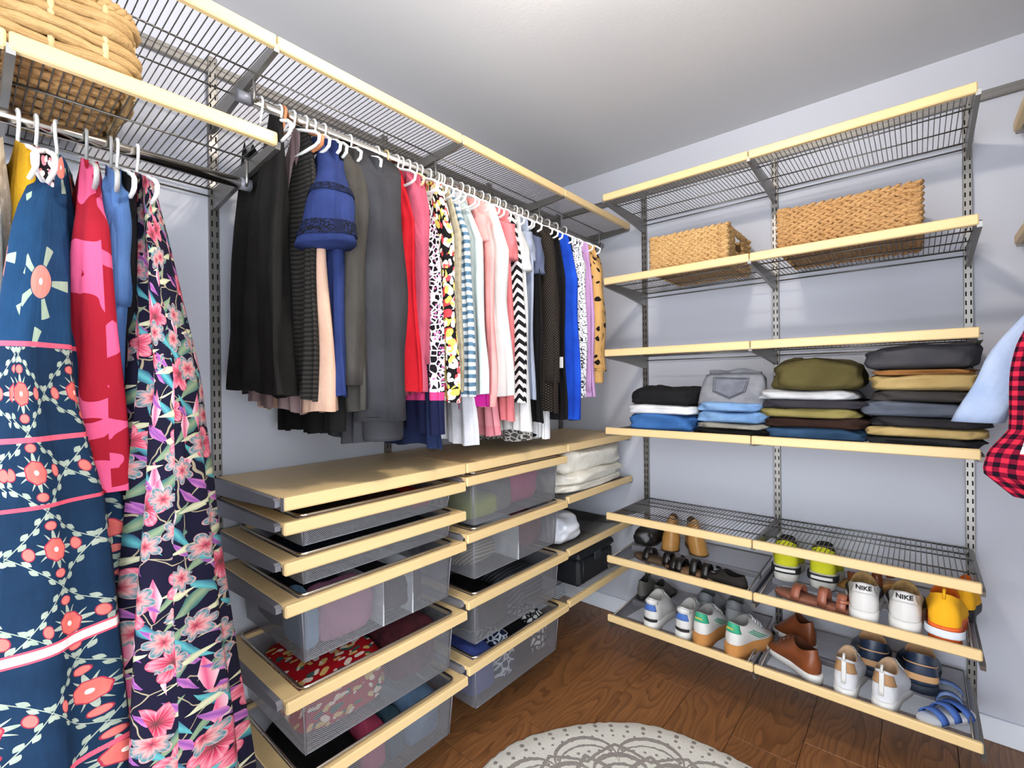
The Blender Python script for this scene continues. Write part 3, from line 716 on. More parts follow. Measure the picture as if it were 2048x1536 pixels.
garment('top', 'plain black thin top behind the petal blouse', 'top', -1.312, fb('18171b'), 1.22, w=((0, .12), (.25, .205), (1, .2)), sh=.16)
garment('top', 'beige glittery sleeveless top', 'top', -1.29, fb('b8ae98', '94896f', 60), 1.24, w=((0, .15), (.25, .205), (1, .21)), sh=.15)
garment('shirt', 'white shirt with slate blue horizontal stripes', 'shirt', -1.25, mat_stripe('blue_stripes', 'd0d7db', '56758d', .026, .48), 1.225, w=((0, .13), (.25, .215), (1, .235)), sh=.18)
garment('blouse', 'pale mint white blouse beside the striped shirt', 'blouse', -1.20, fb('c3cecb', 'aebbb9'), 1.245, w=((0, .13), (.25, .21), (1, .235)), sh=.18)
garment('top', 'magenta top with its hem below the mint blouse', 'top', -1.187, fb('c2268c'), 1.185, w=((0, .12), (.25, .19), (1, .225)), sh=.16)
garment('top', 'white flounced top hanging low near the magenta hem', 'top', -1.215, fb('cbcbd2'), 1.075, w=((0, .12), (.25, .16), (1, .19)), sh=.16, folds=(6, .012))
garment('blouse', 'pale pink draped blouse', 'blouse', -1.15, fb('e0a09c', 'd08b88'), 1.20, w=((0, .18), (.25, .225), (1, .235)), sh=.18, folds=(3.5, .014), sleeve=dict(length=.13, r0_=.045, r1_=.05, out=.012, flat=.6))
garment('blouse', 'white cotton blouse with ruffled eyelet edges', 'blouse', -1.095, fb('d4d2d0', 'c2c0c0'), 1.22, w=((0, .18), (.25, .235), (.5, .225), (1, .25)), sh=.18, folds=(4.5, .014))
garment('tee', 'coral pink short-sleeved tee', 'tee', -1.035, fb('d97d80', 'c96a70'), 1.13, w=((0, .19), (.25, .20), (1, .215)), sh=.19, sleeve=dict(length=.17, r0_=.055, r1_=.06, out=.012, flat=.6))
garment('tunic', 'rose pink long tunic with a cream underhem', 'tunic', -1.06, mat_stripe('pink_cream', 'd98f98', 'd07f8a', .2, .5), 1.075, w=((0, .12), (.25, .15), (1, .20)), sh=.16, dx=-.03)
garment('top', 'black and white chevron striped top', 'top', -.985, mat_stripe('chevron', '17161a', 'e6e4e2', .034, .48, chev=.9), 1.20, w=((0, .18), (.25, .215), (1, .225)), sh=.18)
garment('tee', 'white ruffle-sleeved tee with a long curved tail', 'tee', -.945, fb('d2d2d2'), 1.085, w=((0, .18), (.25, .21), (1, .225)), sh=.18, sleeve=dict(length=.2, r0_=.045, r1_=.065, out=.012, flat=.6))
garment('tee', 'grey blue short-sleeved tee', 'tee', -.90, fb('98a0b2', '858da0'), 1.20, w=((0, .18), (.25, .21), (1, .22)), sh=.18, sleeve=dict(length=.15, r0_=.05, r1_=.055, out=.012, flat=.6))
garment('top', 'grey lace patterned top with the lowest hem', 'top', -.885, mat_edges('grey_lace', '4a4745', 'b8b4ae', 60, .1), 1.04, w=((0, .12), (.25, .16), (1, .17)), sh=.16)
garment('tee', 'plain black short-sleeved tee', 'tee', -.85, fb('1a191a'), 1.12, w=((0, .18), (.25, .20), (1, .215)), sh=.18, sleeve=dict(length=.19, r0_=.05, r1_=.052, out=.012, flat=.6), smat=fb('5d6680'))
garment('sweater', 'black perforated knit sweater', 'sweater', -.775, mat_knit(), 1.165, w=((0, .19), (.25, .22), (1, .225)), sh=.2, tk=((0, .015), (.3, .028), (1, .032)), sleeve=dict(length=.62, r0_=.055, r1_=.045, out=.012, flat=.6))
garment('shirt', 'white shirt cuff with one black dot hanging under black knits', 'shirt', -.74, mat_spots('single_dot', 'e4e4e6', ('141416',), 9, .12), 1.035, w=((0, .12), (.25, .12), (1, .07)), sh=.16, dx=.07)
bc = garment('cardigan', 'black cardigan with a white side tag', 'cardigan', -.70, fb('161517'), 1.13, w=((0, .18), (.25, .215), (1, .225)), sh=.18, sleeve=dict(length=.6, r0_=.05, r1_=.04, out=.012, flat=.6))
MB().box(.205, .222, -.033, -.031, -.69, -.645).build('care_tag', plain('tag_white', 'eeeeee', .6), bc)
garment('blouse', 'royal blue satin blouse', 'blouse', -.635, fb('1f4fc4', '1638a0'), 1.125, w=((0, .18), (.25, .225), (1, .23)), sh=.18)
garment('shirt', 'dark navy denim shirt beside the royal blue blouse', 'shirt', -.60, fb('1f2c4a'), 1.12, w=((0, .18), (.25, .2), (1, .225)), sh=.18)
garment('blouse', 'white blouse with black ink sketch print', 'blouse', -.54, mat_sketch(), 1.20, w=((0, .19), (.25, .22), (1, .225)), sh=.19, sleeve=dict(length=.45, r0_=.05, r1_=.045, out=.012, flat=.6))
garment('cardigan', 'lilac knit cardigan beside the leopard one', 'cardigan', -.475, fb('cba2cf', 'b98fc0'), 1.20, w=((0, .18), (.25, .2), (1, .21)), sh=.18, sleeve=dict(length=.66, r0_=.045, r1_=.03, out=.012, flat=.6))
garment('cardigan', 'tan cardigan with black leopard spots', 'cardigan', -.40, mat_spots('leopard', 'cfa468', ('1d1714',), 17, .20, .9, 1.0, 'c2955a'), 1.30, w=((0, .18), (.25, .19), (1, .2)), sh=.19, tk=((0, .02), (.3, .035), (1, .035)), sleeve=dict(length=.57, r0_=.06, r1_=.05, out=.012, flat=.8), trims=('cuff',))
# --- lower rod: dresses
dg = dict(rod_z=LRZ, group='garments on the lower rod', hgroup='hangers on the lower rod')
garment('dress', 'long black dress with bright tropical flowers', 'dress', -2.085, mat_black_floral(), .36, w=((0, .12), (.12, .19), (.30, .275), (.33, .28), (.38, .25), (.55, .255), (1, .37)), tk=((0, .015), (.3, .045), (1, .13)), folds=(4.0, .016), sh=.12, dx=.078, **dg)
garment('dress', 'plain black dress tucked behind the tropical flower dress', 'dress', -2.12, fb('0f0e11'), .40, w=((0, .15), (.25, .19), (1, .26)), tk=((0, .015), (.3, .03), (1, .05)), sh=.15, **dg)
garment('shirt', 'denim blue shirt with turned-up sleeves', 'shirt', -2.13, fb('4f6f9f', '3d5a88'), 1.2, hang='grey', w=((0, .17), (.25, .19), (1, .2)), sleeve=dict(length=.24, r0_=.036, r1_=.05, out=.005, flat=.6), sh=.18, rot=-.12, **dg)
garment('dress', 'red dress with large pink blossoms', 'dress', -2.17, mat_red_pink(), 1.10, hang='grey', w=((0, .10), (.25, .23), (1, .26)), tk=((0, .015), (.3, .035), (1, .055)), sh=.14, folds=(3, .012), **dg)
garment('dress', 'long navy dress with coral flowers and pink piping', 'dress', -2.215, mat_navy_floral(), .42, w=((0, .06), (.12, .20), (.3, .27), (.55, .28), (1, .33)), tk=((0, .02), (.15, .045), (.35, .055), (.5, .10), (1, .17)), folds=(3.0, .012), sh=.06, neck=.05, dx=.06, rot=-.24, **dg)
garment('top', 'black top with small pink and white print', 'top', -2.245, mat_spots('pink_dots', '181418', ('d98a94', 'e8e0dc'), 40, .3), 1.25, w=((0, .12), (.25, .15), (1, .16)), sh=.12, **dg)
garment('top', 'mustard yellow top on the lower rod', 'top', -2.27, fb('c99a22'), 1.25, w=((0, .12), (.25, .14), (1, .15)), sh=.12, **dg)
garment('blouse', 'sheer cream blouse beside the mustard top', 'blouse', -2.30, fb('dcd2c6'), 1.2, w=((0, .14), (.25, .16), (1, .17)), sh=.14, **dg)
# --- right wall
rg = dict(rod_x=2.05, rod_z=1.66, sgn=-1, group='garments on the right wall rod', hgroup='hangers on the right wall rod')
garment('shirt', 'light blue shirt with a long buttoned cuff', 'shirt', -.62, fb('b4c4e0', '93aad2'), 1.25, w=((0, .18), (.25, .2), (1, .2)), sleeve=dict(length=.375, r0_=.034, r1_=.047, out=.075, flat=.5, curve=.075), sh=.19, **rg)
garment('shirt', 'red and black checked flannel shirt with rounded tail', 'shirt', -.78, mat_plaid(), 1.0, w=((0, .19), (.35, .235), (.72, .255), (.82, .29), (.91, .295), (1, .24)), tk=((0, .02), (.3, .035), (1, .05)), sh=.2, dx=.02, **rg)
garment('shirt', 'white grey checked shirt beside the red flannel', 'shirt', -.88, mat_edges('grey_check', 'dcdde0', '9aa0ab', 50, .06), 1.10, w=((0, .19), (.3, .24), (1, .26)), sh=.2, **rg)
garment('shirt', 'pale aqua shirt nearest the doorway on the right wall', 'shirt', -.97, fb('b9d8e2'), .985, w=((0, .19), (.3, .2), (.7, .22), (1, .275)), sh=.2, **rg)

# ------------------------------------------------------------------ woven baskets
def rr_path(w_, d_, r, step):
    P = []; pts = rounded(-w_/2, w_/2, -d_/2, d_/2, r, 6); n = len(pts)
    for i in range(n):
        a, b = Vector(pts[i]), Vector(pts[(i+1) % n]); L = (b-a).length; k = max(1, int(L/step+.5))
        for j in range(k): P.append(a+(b-a)*j/k)
    return P
def braided_basket(loc, w_, d_, h_, rows, label, mat, cut=False, seed=1, rz=0):
    R = random.Random(seed); t = thing('wicker_basket', label, 'basket', loc, (0, 0, rz), 'wicker baskets')
    MB().box(-w_/2+.012, w_/2-.012, -d_/2+.012, d_/2-.012, .004, .012).build('bottom', mat, t)
    ins = MB(); th_ = .010
    for b in ((-w_/2+th_, w_/2-th_, -d_/2+th_, -d_/2+th_+.003), (-w_/2+th_, w_/2-th_, d_/2-th_-.003, d_/2-th_)): ins.box(*b, .008, h_-.012)
    for b in ((-w_/2+th_, -w_/2+th_+.003, -d_/2+th_, d_/2-th_), (w_/2-th_-.003, w_/2-th_, -d_/2+th_, d_/2-th_)): ins.box(*b, .008, h_-(.05 if cut else .012))
    ins.build('inner_wall', plain('basket_inner', '6b4a26', .9), t)
    rh = h_/rows
    for k in range(rows):
        P = rr_path(w_-.012, d_-.012, .012, .026); n = len(P); z = rh*(k+.5); gap = cut and rows-4 <= k < rows-1
        mbs = [MB(), MB()]
        for i in range(n):
            mb = mbs[1 if gap and P[i].y > 0 else 0]
            a, b = P[i], P[(i+1) % n]; tg = (b-P[i-1]); tg = Vector((tg.x, tg.y, 0)).normalized(); nrm = Vector((tg.y, -tg.x, 0))
            if cut and abs(a.x) > w_/2-.03 and abs(a.y) < .05 and gap: continue
            for s_ in (1, -1):
                ang = .42*s_*(1 if k % 2 == 0 else 1)+R.uniform(-.12, .12)
                c = Vector((a.x, a.y, z+s_*rh*.2+R.uniform(-.001, .001)))+nrm*(R.uniform(0, .003))+tg*(.006*s_)
                X = (tg*math.cos(ang)+Vector((0, 0, 1))*math.sin(ang)); Y_ = nrm; Z_ = X.cross(Y_)
                rot = Matrix((X, Y_, Z_)).transposed()
                mb.ell(c, .021, .008, rh*.34, 8, 5, rot)
        for mb in mbs:
            if mb.v: mb.build('woven_row', mat, t)
    return t
ST1 = mat_straw('cda870', '94693a'); ST2 = mat_straw('c2935c', '7d522c'); ST3 = mat_straw('bd9c6a', '8c6a3c')
braided_basket((.905, -.235, S_Z[1]-.0105), .315, .33, .155, 7, 'small rectangular wicker basket with cut-out handle', ST1, True, 3)
braided_basket((1.436, -.235, S_Z[1]-.0105), .395, .33, .155, 8, 'long rectangular braided wicker basket without handle', ST2, False, 5)
def strand_basket(loc, w_, d_, h_, label):
    """x = depth from wall, y = along the wall"""
    R = random.Random(8); t = thing('wicker_basket', label, 'basket', loc, (0, 0, 0), 'wicker baskets')
    rows = 7; P = rr_path(w_, d_, .05, .02); n = len(P); ns_ = max(2, n//10)*2
    cum = [0]
    for i in range(n): cum.append(cum[-1]+(P[(i+1) % n]-P[i]).length)
    per = cum[-1]; nst = int(per/.085); nst += nst % 2
    for k in range(rows):
        mb = MB(); z = h_*(k+.5)/rows; pts = []; ro = h_/rows*.56; ph = (k//2) % 2
        for i in range(n):
            a = P[i]; tg = P[(i+1) % n]-P[i-1]; tg.normalize(); nr = Vector((tg.y, -tg.x))
            u_ = cum[i]/per*nst; wv = math.cos(PI*(u_+ph))*.006
            pts.append((a.x+nr.x*wv, a.y+nr.y*wv, z+R.uniform(-.0012, .0012)))
        mb.tube(pts, [ro*R.uniform(.82, 1.12) for _ in pts], 7, closed=True, flat=1.0, up=(0, 0, 1)); mb.build('woven_strand', ST3, t)
    for s_ in range(nst):
        u_ = (s_+.5)/nst*per*0+s_/nst*per; i = min(range(n), key=lambda q: abs(cum[q]-u_)); a = P[i]; tg = P[(i+1) % n]-P[i-1]; tg.normalize(); nr = Vector((tg.y, -tg.x))
        mb = MB().tube([(a.x+nr.x*.002, a.y+nr.y*.002, .004), (a.x+nr.x*.002, a.y+nr.y*.002, h_-.004)], .0055, 6); mb.build('stake', plain('stake_straw', 'cdb687', .6), t)
    mb = MB()
    for i in range(0, n):
        a = P[i]; tg = (P[(i+1) % n]-P[i-1]); tg = Vector((tg.x, tg.y, 0)).normalized(); nr = Vector((tg.y, -tg.x, 0))
        X = (tg*.75+Vector((0, 0, .66))).normalized(); Y_ = (nr-X*nr.dot(X)).normalized(); mb.ell((a.x, a.y, h_+.002), .017, .010, .008, 8, 5, Matrix((X, Y_, X.cross(Y_))).transposed())
    mb.build('rope_rim', ST3, t)
    b = MB()
    for i in range(15):
        yy = -w_/2+.02+(w_-.04)*i/14; xs_ = [-d_/2+.015+(d_-.03)*q/24 for q in range(25)]
        b.tube([(yy, q, .008+.004*math.cos(j*PI/3+i*PI)) for j, q in enumerate(xs_)], (w_-.04)/14*.5, 6, flat=.6, up=(1, 0, 0))
    b.build('woven_bottom', ST2, t)
    return t
strand_basket((.245, -2.272, 1.870), .36, .33, .15, 'large wicker basket with pale stakes on the shelf over the dresses')
# dark bundle in that basket
def lump(name, label, cat, loc, size, mat, seed=0, amp=.12, group=None, rz=0, layers=1, sq=.55, rot=None):
    """soft folded cloth: superellipsoid with creases; base at loc z"""
    R = random.Random(seed); nu, nv = 44, 22; sx, sy, sz = [q/2 for q in size]; rings = []; ph = [R.uniform(0, 6.28) for _ in range(9)]; uvs = []
    for i in range(nv+1):
        v_ = -PI/2+PI*(.02+.96*i/nv); ring = []; uvr = []
        for j in range(nu):
            a = 2*PI*j/nu; cv, sv = spow(math.cos(v_), sq*.9), spow(math.sin(v_), sq*1.3)
            x_ = sx*cv*spow(math.cos(a), sq); y_ = sy*cv*spow(math.sin(a), sq); z_ = sz*sv
            zn = sv
            nz = math.sin(3.1*math.cos(a)*2+ph[0]+zn*2)*.5+math.sin(5*a+ph[1]+zn*3)*.3+math.sin(9*a+ph[2]-zn*5)*.2
            k = 1+amp*.35*nz*abs(cv)
            if layers > 1:
                q = abs(((zn+1)/2*layers+.12*math.sin(4*a+ph[5])) % 1-.5)*2; k *= 1-.045*max(0, (q-.6)/.4)*cv
            zz = z_*(1+amp*.5*math.sin(4.2*x_/sx+ph[3])*math.sin(3.1*y_/sy+ph[4])*(1 if zn > 0 else .15))
            zz += (amp*sz*.35*math.sin(2.3*x_/sx+ph[6]) if zn > 0 else 0)
            q3 = Vector((x_*k, y_*k, zz)); d1 = mnoise.noise(q3*9+Vector((seed*3.1, 0, 0))); d2 = mnoise.noise(Vector((q3.x*22, q3.y*22, q3.z*45))+Vector((0, seed*1.7, 0)))
            up = max(0.0, zn); sd_ = abs(cv)
            kk = 1+(amp*.55*d1+amp*.35*d2)*.35*sd_
            zz += up*(amp*.9*d1+amp*.35*d2)*min(sz, .03)*2-up*.35*min(sz, .02)*(abs(x_)/sx)**4
            ring.append((x_*k*kk, y_*k*kk, zz+sz)); uvr.append((y_+.35*x_, .9*x_-zz))
        rings.append(ring); uvs.append(uvr)
    mb = MB().loft(rings, uvs=uvs)
    o = mb.build(name, mat, None, loc, rot or (0, 0, rz)); return tag(o, label, cat, group)
lump('cloth_bundle', 'dark cloth bundle sticking out of the large wicker basket', 'cloth', (.20, -2.25, 1.885), (.24, .20, .19), fb('2a1d18'), 3, .3)

# ------------------------------------------------------------------ folded trousers on the fourth shelf
ZF = S_Z[3]-.0105
def stack(x0, x1, items, grp, yc=-.225, dp=.36):
    z = ZF; cx = (x0+x1)/2
    for i, (h_, mat, label, wf, dxx, rz) in enumerate(items):
        lump('folded_trousers', label, 'trousers', (cx+dxx, yc, z), ((x1-x0)*wf, dp, h_*1.14), mat, seed=int(x0*100)+i*5, amp=.22, group=grp, rz=rz, layers=2 if h_ > .035 else 1, sq=.34)
        z += h_
    return z
DEN = lambda a, b: fabric(a, b, 14)
stack(.625, .925, [(.072, fb('3f6ca6', '2c5288'), 'blue folded trousers at the bottom of the black-topped stack', 1.0, .005, 0), (.040, fb('e3e3e6'), 'white folded trousers under the black pair', 1.04, .0, .03), (.070, fb('1e1d1f'), 'black folded trousers on top of a short stack', .98, .012, -.02)], 'folded trousers beside the corner')
z2 = stack(.925, 1.195, [(.026, fb('151515'), 'black folded trousers under the jeans', 1.05, .0, 0), (.022, fb('8f8b80'), 'taupe folded trousers under the light blue jeans', 1.02, .0, .02), (.045, DEN('7d9fc6', '5f82ad'), 'lower pair of light blue folded jeans', .98, .005, 0), (.036, DEN('86a8cf', '6588b4'), 'upper pair of light blue folded jeans under the grey jeans', .92, .0, -.02)], 'folded trousers under the grey jeans')
# grey jeans: leaning back, pocket to the front
gj = thing('folded_jeans', 'grey washed jeans folded with back pocket showing', 'trousers', (1.06, -.40, z2), (-.42, 0, .02), 'folded trousers under the grey jeans')
JM = DEN('8b8c92', '62656e'); mb = MB(); rings = []
for i in range(13):
    t_ = i/12; wd = .128*(1-.10*t_-.1*max(0, t_-.8)); th_ = .05*(1-.3*t_); ring = []
    for j in range(28):
        a = 2*PI*j/28; ring.append((wd*spow(math.cos(a), .4)*(1+.02*math.sin(5*a+t_*6)), .055+th_*spow(math.sin(a), .55), .004+t_*.132))
    rings.append(ring)
mb.loft(rings); mb.build('legs', JM, gj)
wb = MB()
for q in (0, 1): wb.tube([(-.095+.19*i/10, .045+.02*q+.012*math.sin(i*.9), .150+.006*math.sin(i*1.1+q)) for i in range(11)], .014, 8, flat=.6)
wb.build('waistband', JM, gj)
pk = MB(); PP = [(-.072, .118), (.066, .112), (.058, .05), (.002, .018), (-.066, .052)]
def jf(xx, zz): return .055-.05*(1-.3*zz/.132)-.0035
pk.add([(a, jf(a, c), c) for a, c in PP]+[(a, jf(a, c)+.003, c) for a, c in PP], [(0, 1, 2, 3, 4)[::-1]]+[(i, (i+1) % 5, 5+(i+1) % 5, 5+i) for i in range(5)]); pk.build('back_pocket', DEN('7f828c', '565a66'), gj)
sw = MB()
for k_ in (.96, .86): sw.tube([(a*k_, jf(a, c)-.0012, .07+(c-.07)*k_) for a, c in PP], .0011, 5, closed=True)
sw.build('pocket_stitching', plain('stitch', '3c3c42', .8), gj)
stack(1.165, 1.49, [(.042, DEN('34506e', '22384f'), 'dark denim folded jeans at the bottom of the olive-topped stack', 1.02, .01, 0), (.036, fb('33221c'), 'dark brown folded trousers in the olive-topped stack', 1.0, .01, .03), (.034, fb('8e8350', '776c3d'), 'khaki green folded trousers in the olive-topped stack', .98, -.01, -.03), (.030, fb('38363c'), 'dark slate folded trousers in the olive-topped stack', 1.02, .01, .02), (.034, fb('c9cacd'), 'pale grey folded trousers right under the olive pair', .95, -.015, 0), (.10, fb('5a5230', '443d22'), 'thick olive green folded trousers on top of a stack', .86, .012, .03)], 'folded trousers topped by the olive pair')
stack(1.49, 1.775, [(.028, fb('2a2b2f'), 'dark slate trousers lying flat at the bottom beside the plaid shirt', 1.0, .0, 0), (.032, fb('b79f6d', 'a08854'), 'crumpled khaki trousers near the bottom beside the plaid shirt', 1.02, .0, .02), (.032, fb('2d2c2f'), 'black folded trousers in the charcoal-topped stack', 1.0, .01, 0), (.048, fb('5c626e', '4a4f5a'), 'slate blue folded trousers in the charcoal-topped stack', 1.03, -.01, -.02), (.036, fb('403d3c'), 'dark grey folded trousers under the tan pair', .95, .01, .02), (.05, fb('b39b69', '9d8552'), 'tan folded trousers under a brown lining', .98, .005, 0), (.018, fb('9a6a3c'), 'brown folded trousers with pale edge under the charcoal pair', .9, .0, .02), (.072, fb('4b4a4d', '3a3a40'), 'charcoal folded trousers on top of the tallest stack', .97, -.005, -.02)], 'folded trousers topped by the charcoal pair')

# ------------------------------------------------------------------ blanket, bag, case in the corner
bl = thing('folded_blanket', 'cream quilted blanket folded on the corner shelf', 'blanket', (.235, -.315, .770-.0105), (0, 0, 0))
bm_ = fabric('e8e4da', 'd6d1c4', 30)
def blanket_layer(z0, z1, wx, wy, sd, name):
    o = lump(name, None, None, (0, 0, z0), (wx, wy, z1-z0), bm_, sd, .26, sq=.42); o.parent = bl; return o
for k_ in list(bl.keys()): pass
for i, (a, b, wx, wy) in enumerate(((0, .05, .42, .57), (.035, .10, .43, .575), (.08, .21, .42, .57))): blanket_layer(a, b, wx, wy, 20+i, 'blanket_fold')
lump('plastic_bag', 'crumpled white plastic bag on the middle corner shelf', 'bag', (.30, -.52, .530), (.24, .20, .12), plain('bag_plastic', 'd5d9e2', .35), 31, .45)
bx = thing('storage_case', 'black plastic storage case on the lowest corner shelf', 'case', (.22, -.305, .305), (0, 0, 0))
BK = plain('case_black', '1c1e22', .45); MB().box(-.19, .19, -.165, .165, 0, .125, .014).build('base', BK, bx)
MB().box(-.197, .197, -.172, .172, .125, .16, .012).build('lid', BK, bx); MB().box(.19, .199, -.03, .03, .10, .14, .003).build('latch', plain('case_latch', '2d2f34', .4), bx)
for yy in (-.12, .12): MB().tube([(.188, yy, .012), (.188, yy, .115)], .006, 6).build('rib', BK, bx)

# ------------------------------------------------------------------ drawer contents
def content(bay, zt, depth, xx, yy, w_, d_, h_, mat, label, seed, cat='clothes', top=False, rz=0):
    """xx: from wall, yy: along bay; sits on the basket bottom"""
    lump('folded_clothes' if cat == 'clothes' else cat, label, cat, (xx, YS[bay]+yy, zt-depth+.006), (w_, d_, h_), mat, seed, .16, 'clothes in the mesh drawers', rz, 2, .45)
REDFL = mat_spots('red_floral', 'a8121c', ('3a5a52', 'd8b46a', 'e8d8c8'), 16, .22, 1, 1.4)
z, d = T1[0]; content(0, z, d, .25, .17, .33, .20, .062, fb('2c2523'), 'dark brown clothes in the topmost shallow drawer', 40); content(0, z, d, .25, .36, .33, .16, .066, fb('3a2628'), 'dark plum clothes in the topmost shallow drawer', 41); content(0, z, d, .30, .47, .2, .09, .06, fb('a3222c'), 'small red garment in the topmost shallow drawer', 42)
z, d = T1[1]; content(0, z, d, .25, .20, .33, .25, .05, fb('1b2230'), 'dark navy clothes in the second shallow drawer', 43); content(0, z, d, .25, .44, .33, .18, .06, fb('24272c'), 'charcoal clothes in the second shallow drawer', 44)
z, d = T1[2]; content(0, z, d, .35, .20, .14, .17, .135, fb('bd7d9a', 'a86a88'), 'mauve folded towel at the front of a mesh drawer', 45); content(0, z, d, .34, .095, .15, .045, .14, fb('7fa0bd', '6486a6'), 'light blue fleece standing in the drawer corner', 46, rz=.0); content(0, z, d, .16, .17, .2, .2, .13, fb('20222c'), 'black clothes behind the mauve towel', 47); content(0, z, d, .24, .40, .34, .17, .12, fb('302e33'), 'dark grey clothes beside the mauve towel', 48)
for k_, yy in ((0, .295), (1, .40)):
    o = MB().box(.09, .435, -.0015, .0015, 0, .13 if k_ == 0 else .165).build('drawer_divider', plain('divider_plastic', 'c3c6cc', .4), None, (0, YS[0]+yy, T1[2][0]-T1[2][1]+.004)); tag(o, ('grey plastic divider next to the mauve towel', 'grey plastic divider farther from the mauve towel')[k_], 'divider', 'drawer dividers')
z, d = T1[3]; content(0, z, d, .25, .20, .35, .28, .16, REDFL, 'red floral fabric filling half a mesh drawer', 49); content(0, z, d, .25, .44, .33, .19, .165, fabric('5a2a30', '3c2226', 30), 'dark burgundy scarf beside the red floral fabric', 50)
z, d = T1[4]; content(0, z, d, .25, .16, .33, .19, .14, fb('121214'), 'black clothes in the lowest drawer by the dresses', 51); content(0, z, d, .32, .29, .17, .08, .15, fb('b04562'), 'raspberry pink garment in the lowest drawer', 52); content(0, z, d, .31, .36, .2, .06, .15, fb('37505c'), 'teal satin garment in the lowest drawer', 53); content(0, z, d, .26, .465, .33, .14, .16, DEN('6d87a2', '48617d'), 'faded denim in the lowest drawer', 54)
z, d = T2[0]; content(1, z, d, .33, .14, .18, .16, .085, fb('a9b44a', '8f9a38'), 'lime green garment in the upper drawer', 55); content(1, z, d, .24, .40, .32, .22, .175, fb('c8467f', 'b03068'), 'hot pink garment in the upper drawer', 56); content(1, z, d, .2, .13, .2, .13, .12, mat_stripe('bw_fine', 'cfd4da', '3a4658', .012, .5, True), 'fine striped garment beside the lime one', 57); content(1, z, d, .33, .25, .17, .10, .14, fb('77706c'), 'grey taupe garment between lime and pink ones', 58)
z, d = T2[1]; content(1, z, d, .22, .17, .30, .2, .10, mat_stripe('cream_stripes', 'a79f8e', '5c564c', .014, .5), 'taupe striped garment in the second drawer', 59); content(1, z, d, .26, .42, .3, .20, .15, fabric('8a4a54', '504044', 25), 'dusty red crumpled garment in the second drawer', 60)
o = MB().box(.09, .435, -.0015, .0015, 0, .165).build('drawer_divider', plain('divider_plastic', 'c3c6cc', .4), None, (0, YS[1]+.30, T2[1][0]-T2[1][1]+.004)); tag(o, 'grey plastic divider beside the dusty red garment', 'divider', 'drawer dividers')
z, d = T2[2]; content(1, z, d, .25, .18, .33, .22, .12, fb('191719'), 'black clothes in the third drawer', 61); content(1, z, d, .25, .43, .33, .2, .13, mat_stripe('dark_rib', '2c2d31', '55575c', .02, .5), 'dark ribbed garment in the third drawer', 62)
z, d = T2[3]; content(1, z, d, .30, .13, .24, .13, .17, fb('4a5aa0', '39468a'), 'periwinkle blue scarf in the bottom drawer', 63); content(1, z, d, .30, .25, .24, .10, .165, mat_edges('scarf_print', '1c2740', 'cfd6e2', 35, .1), 'navy printed scarf in the bottom drawer', 64); content(1, z, d, .27, .36, .3, .1, .17, fb('141416'), 'black garment in the bottom drawer by the scarf', 65); content(1, z, d, .28, .47, .28, .11, .175, mat_edges('zebra', 'e4e4e4', '2a2a2c', 45, .14), 'zebra print garment in the bottom drawer', 66)

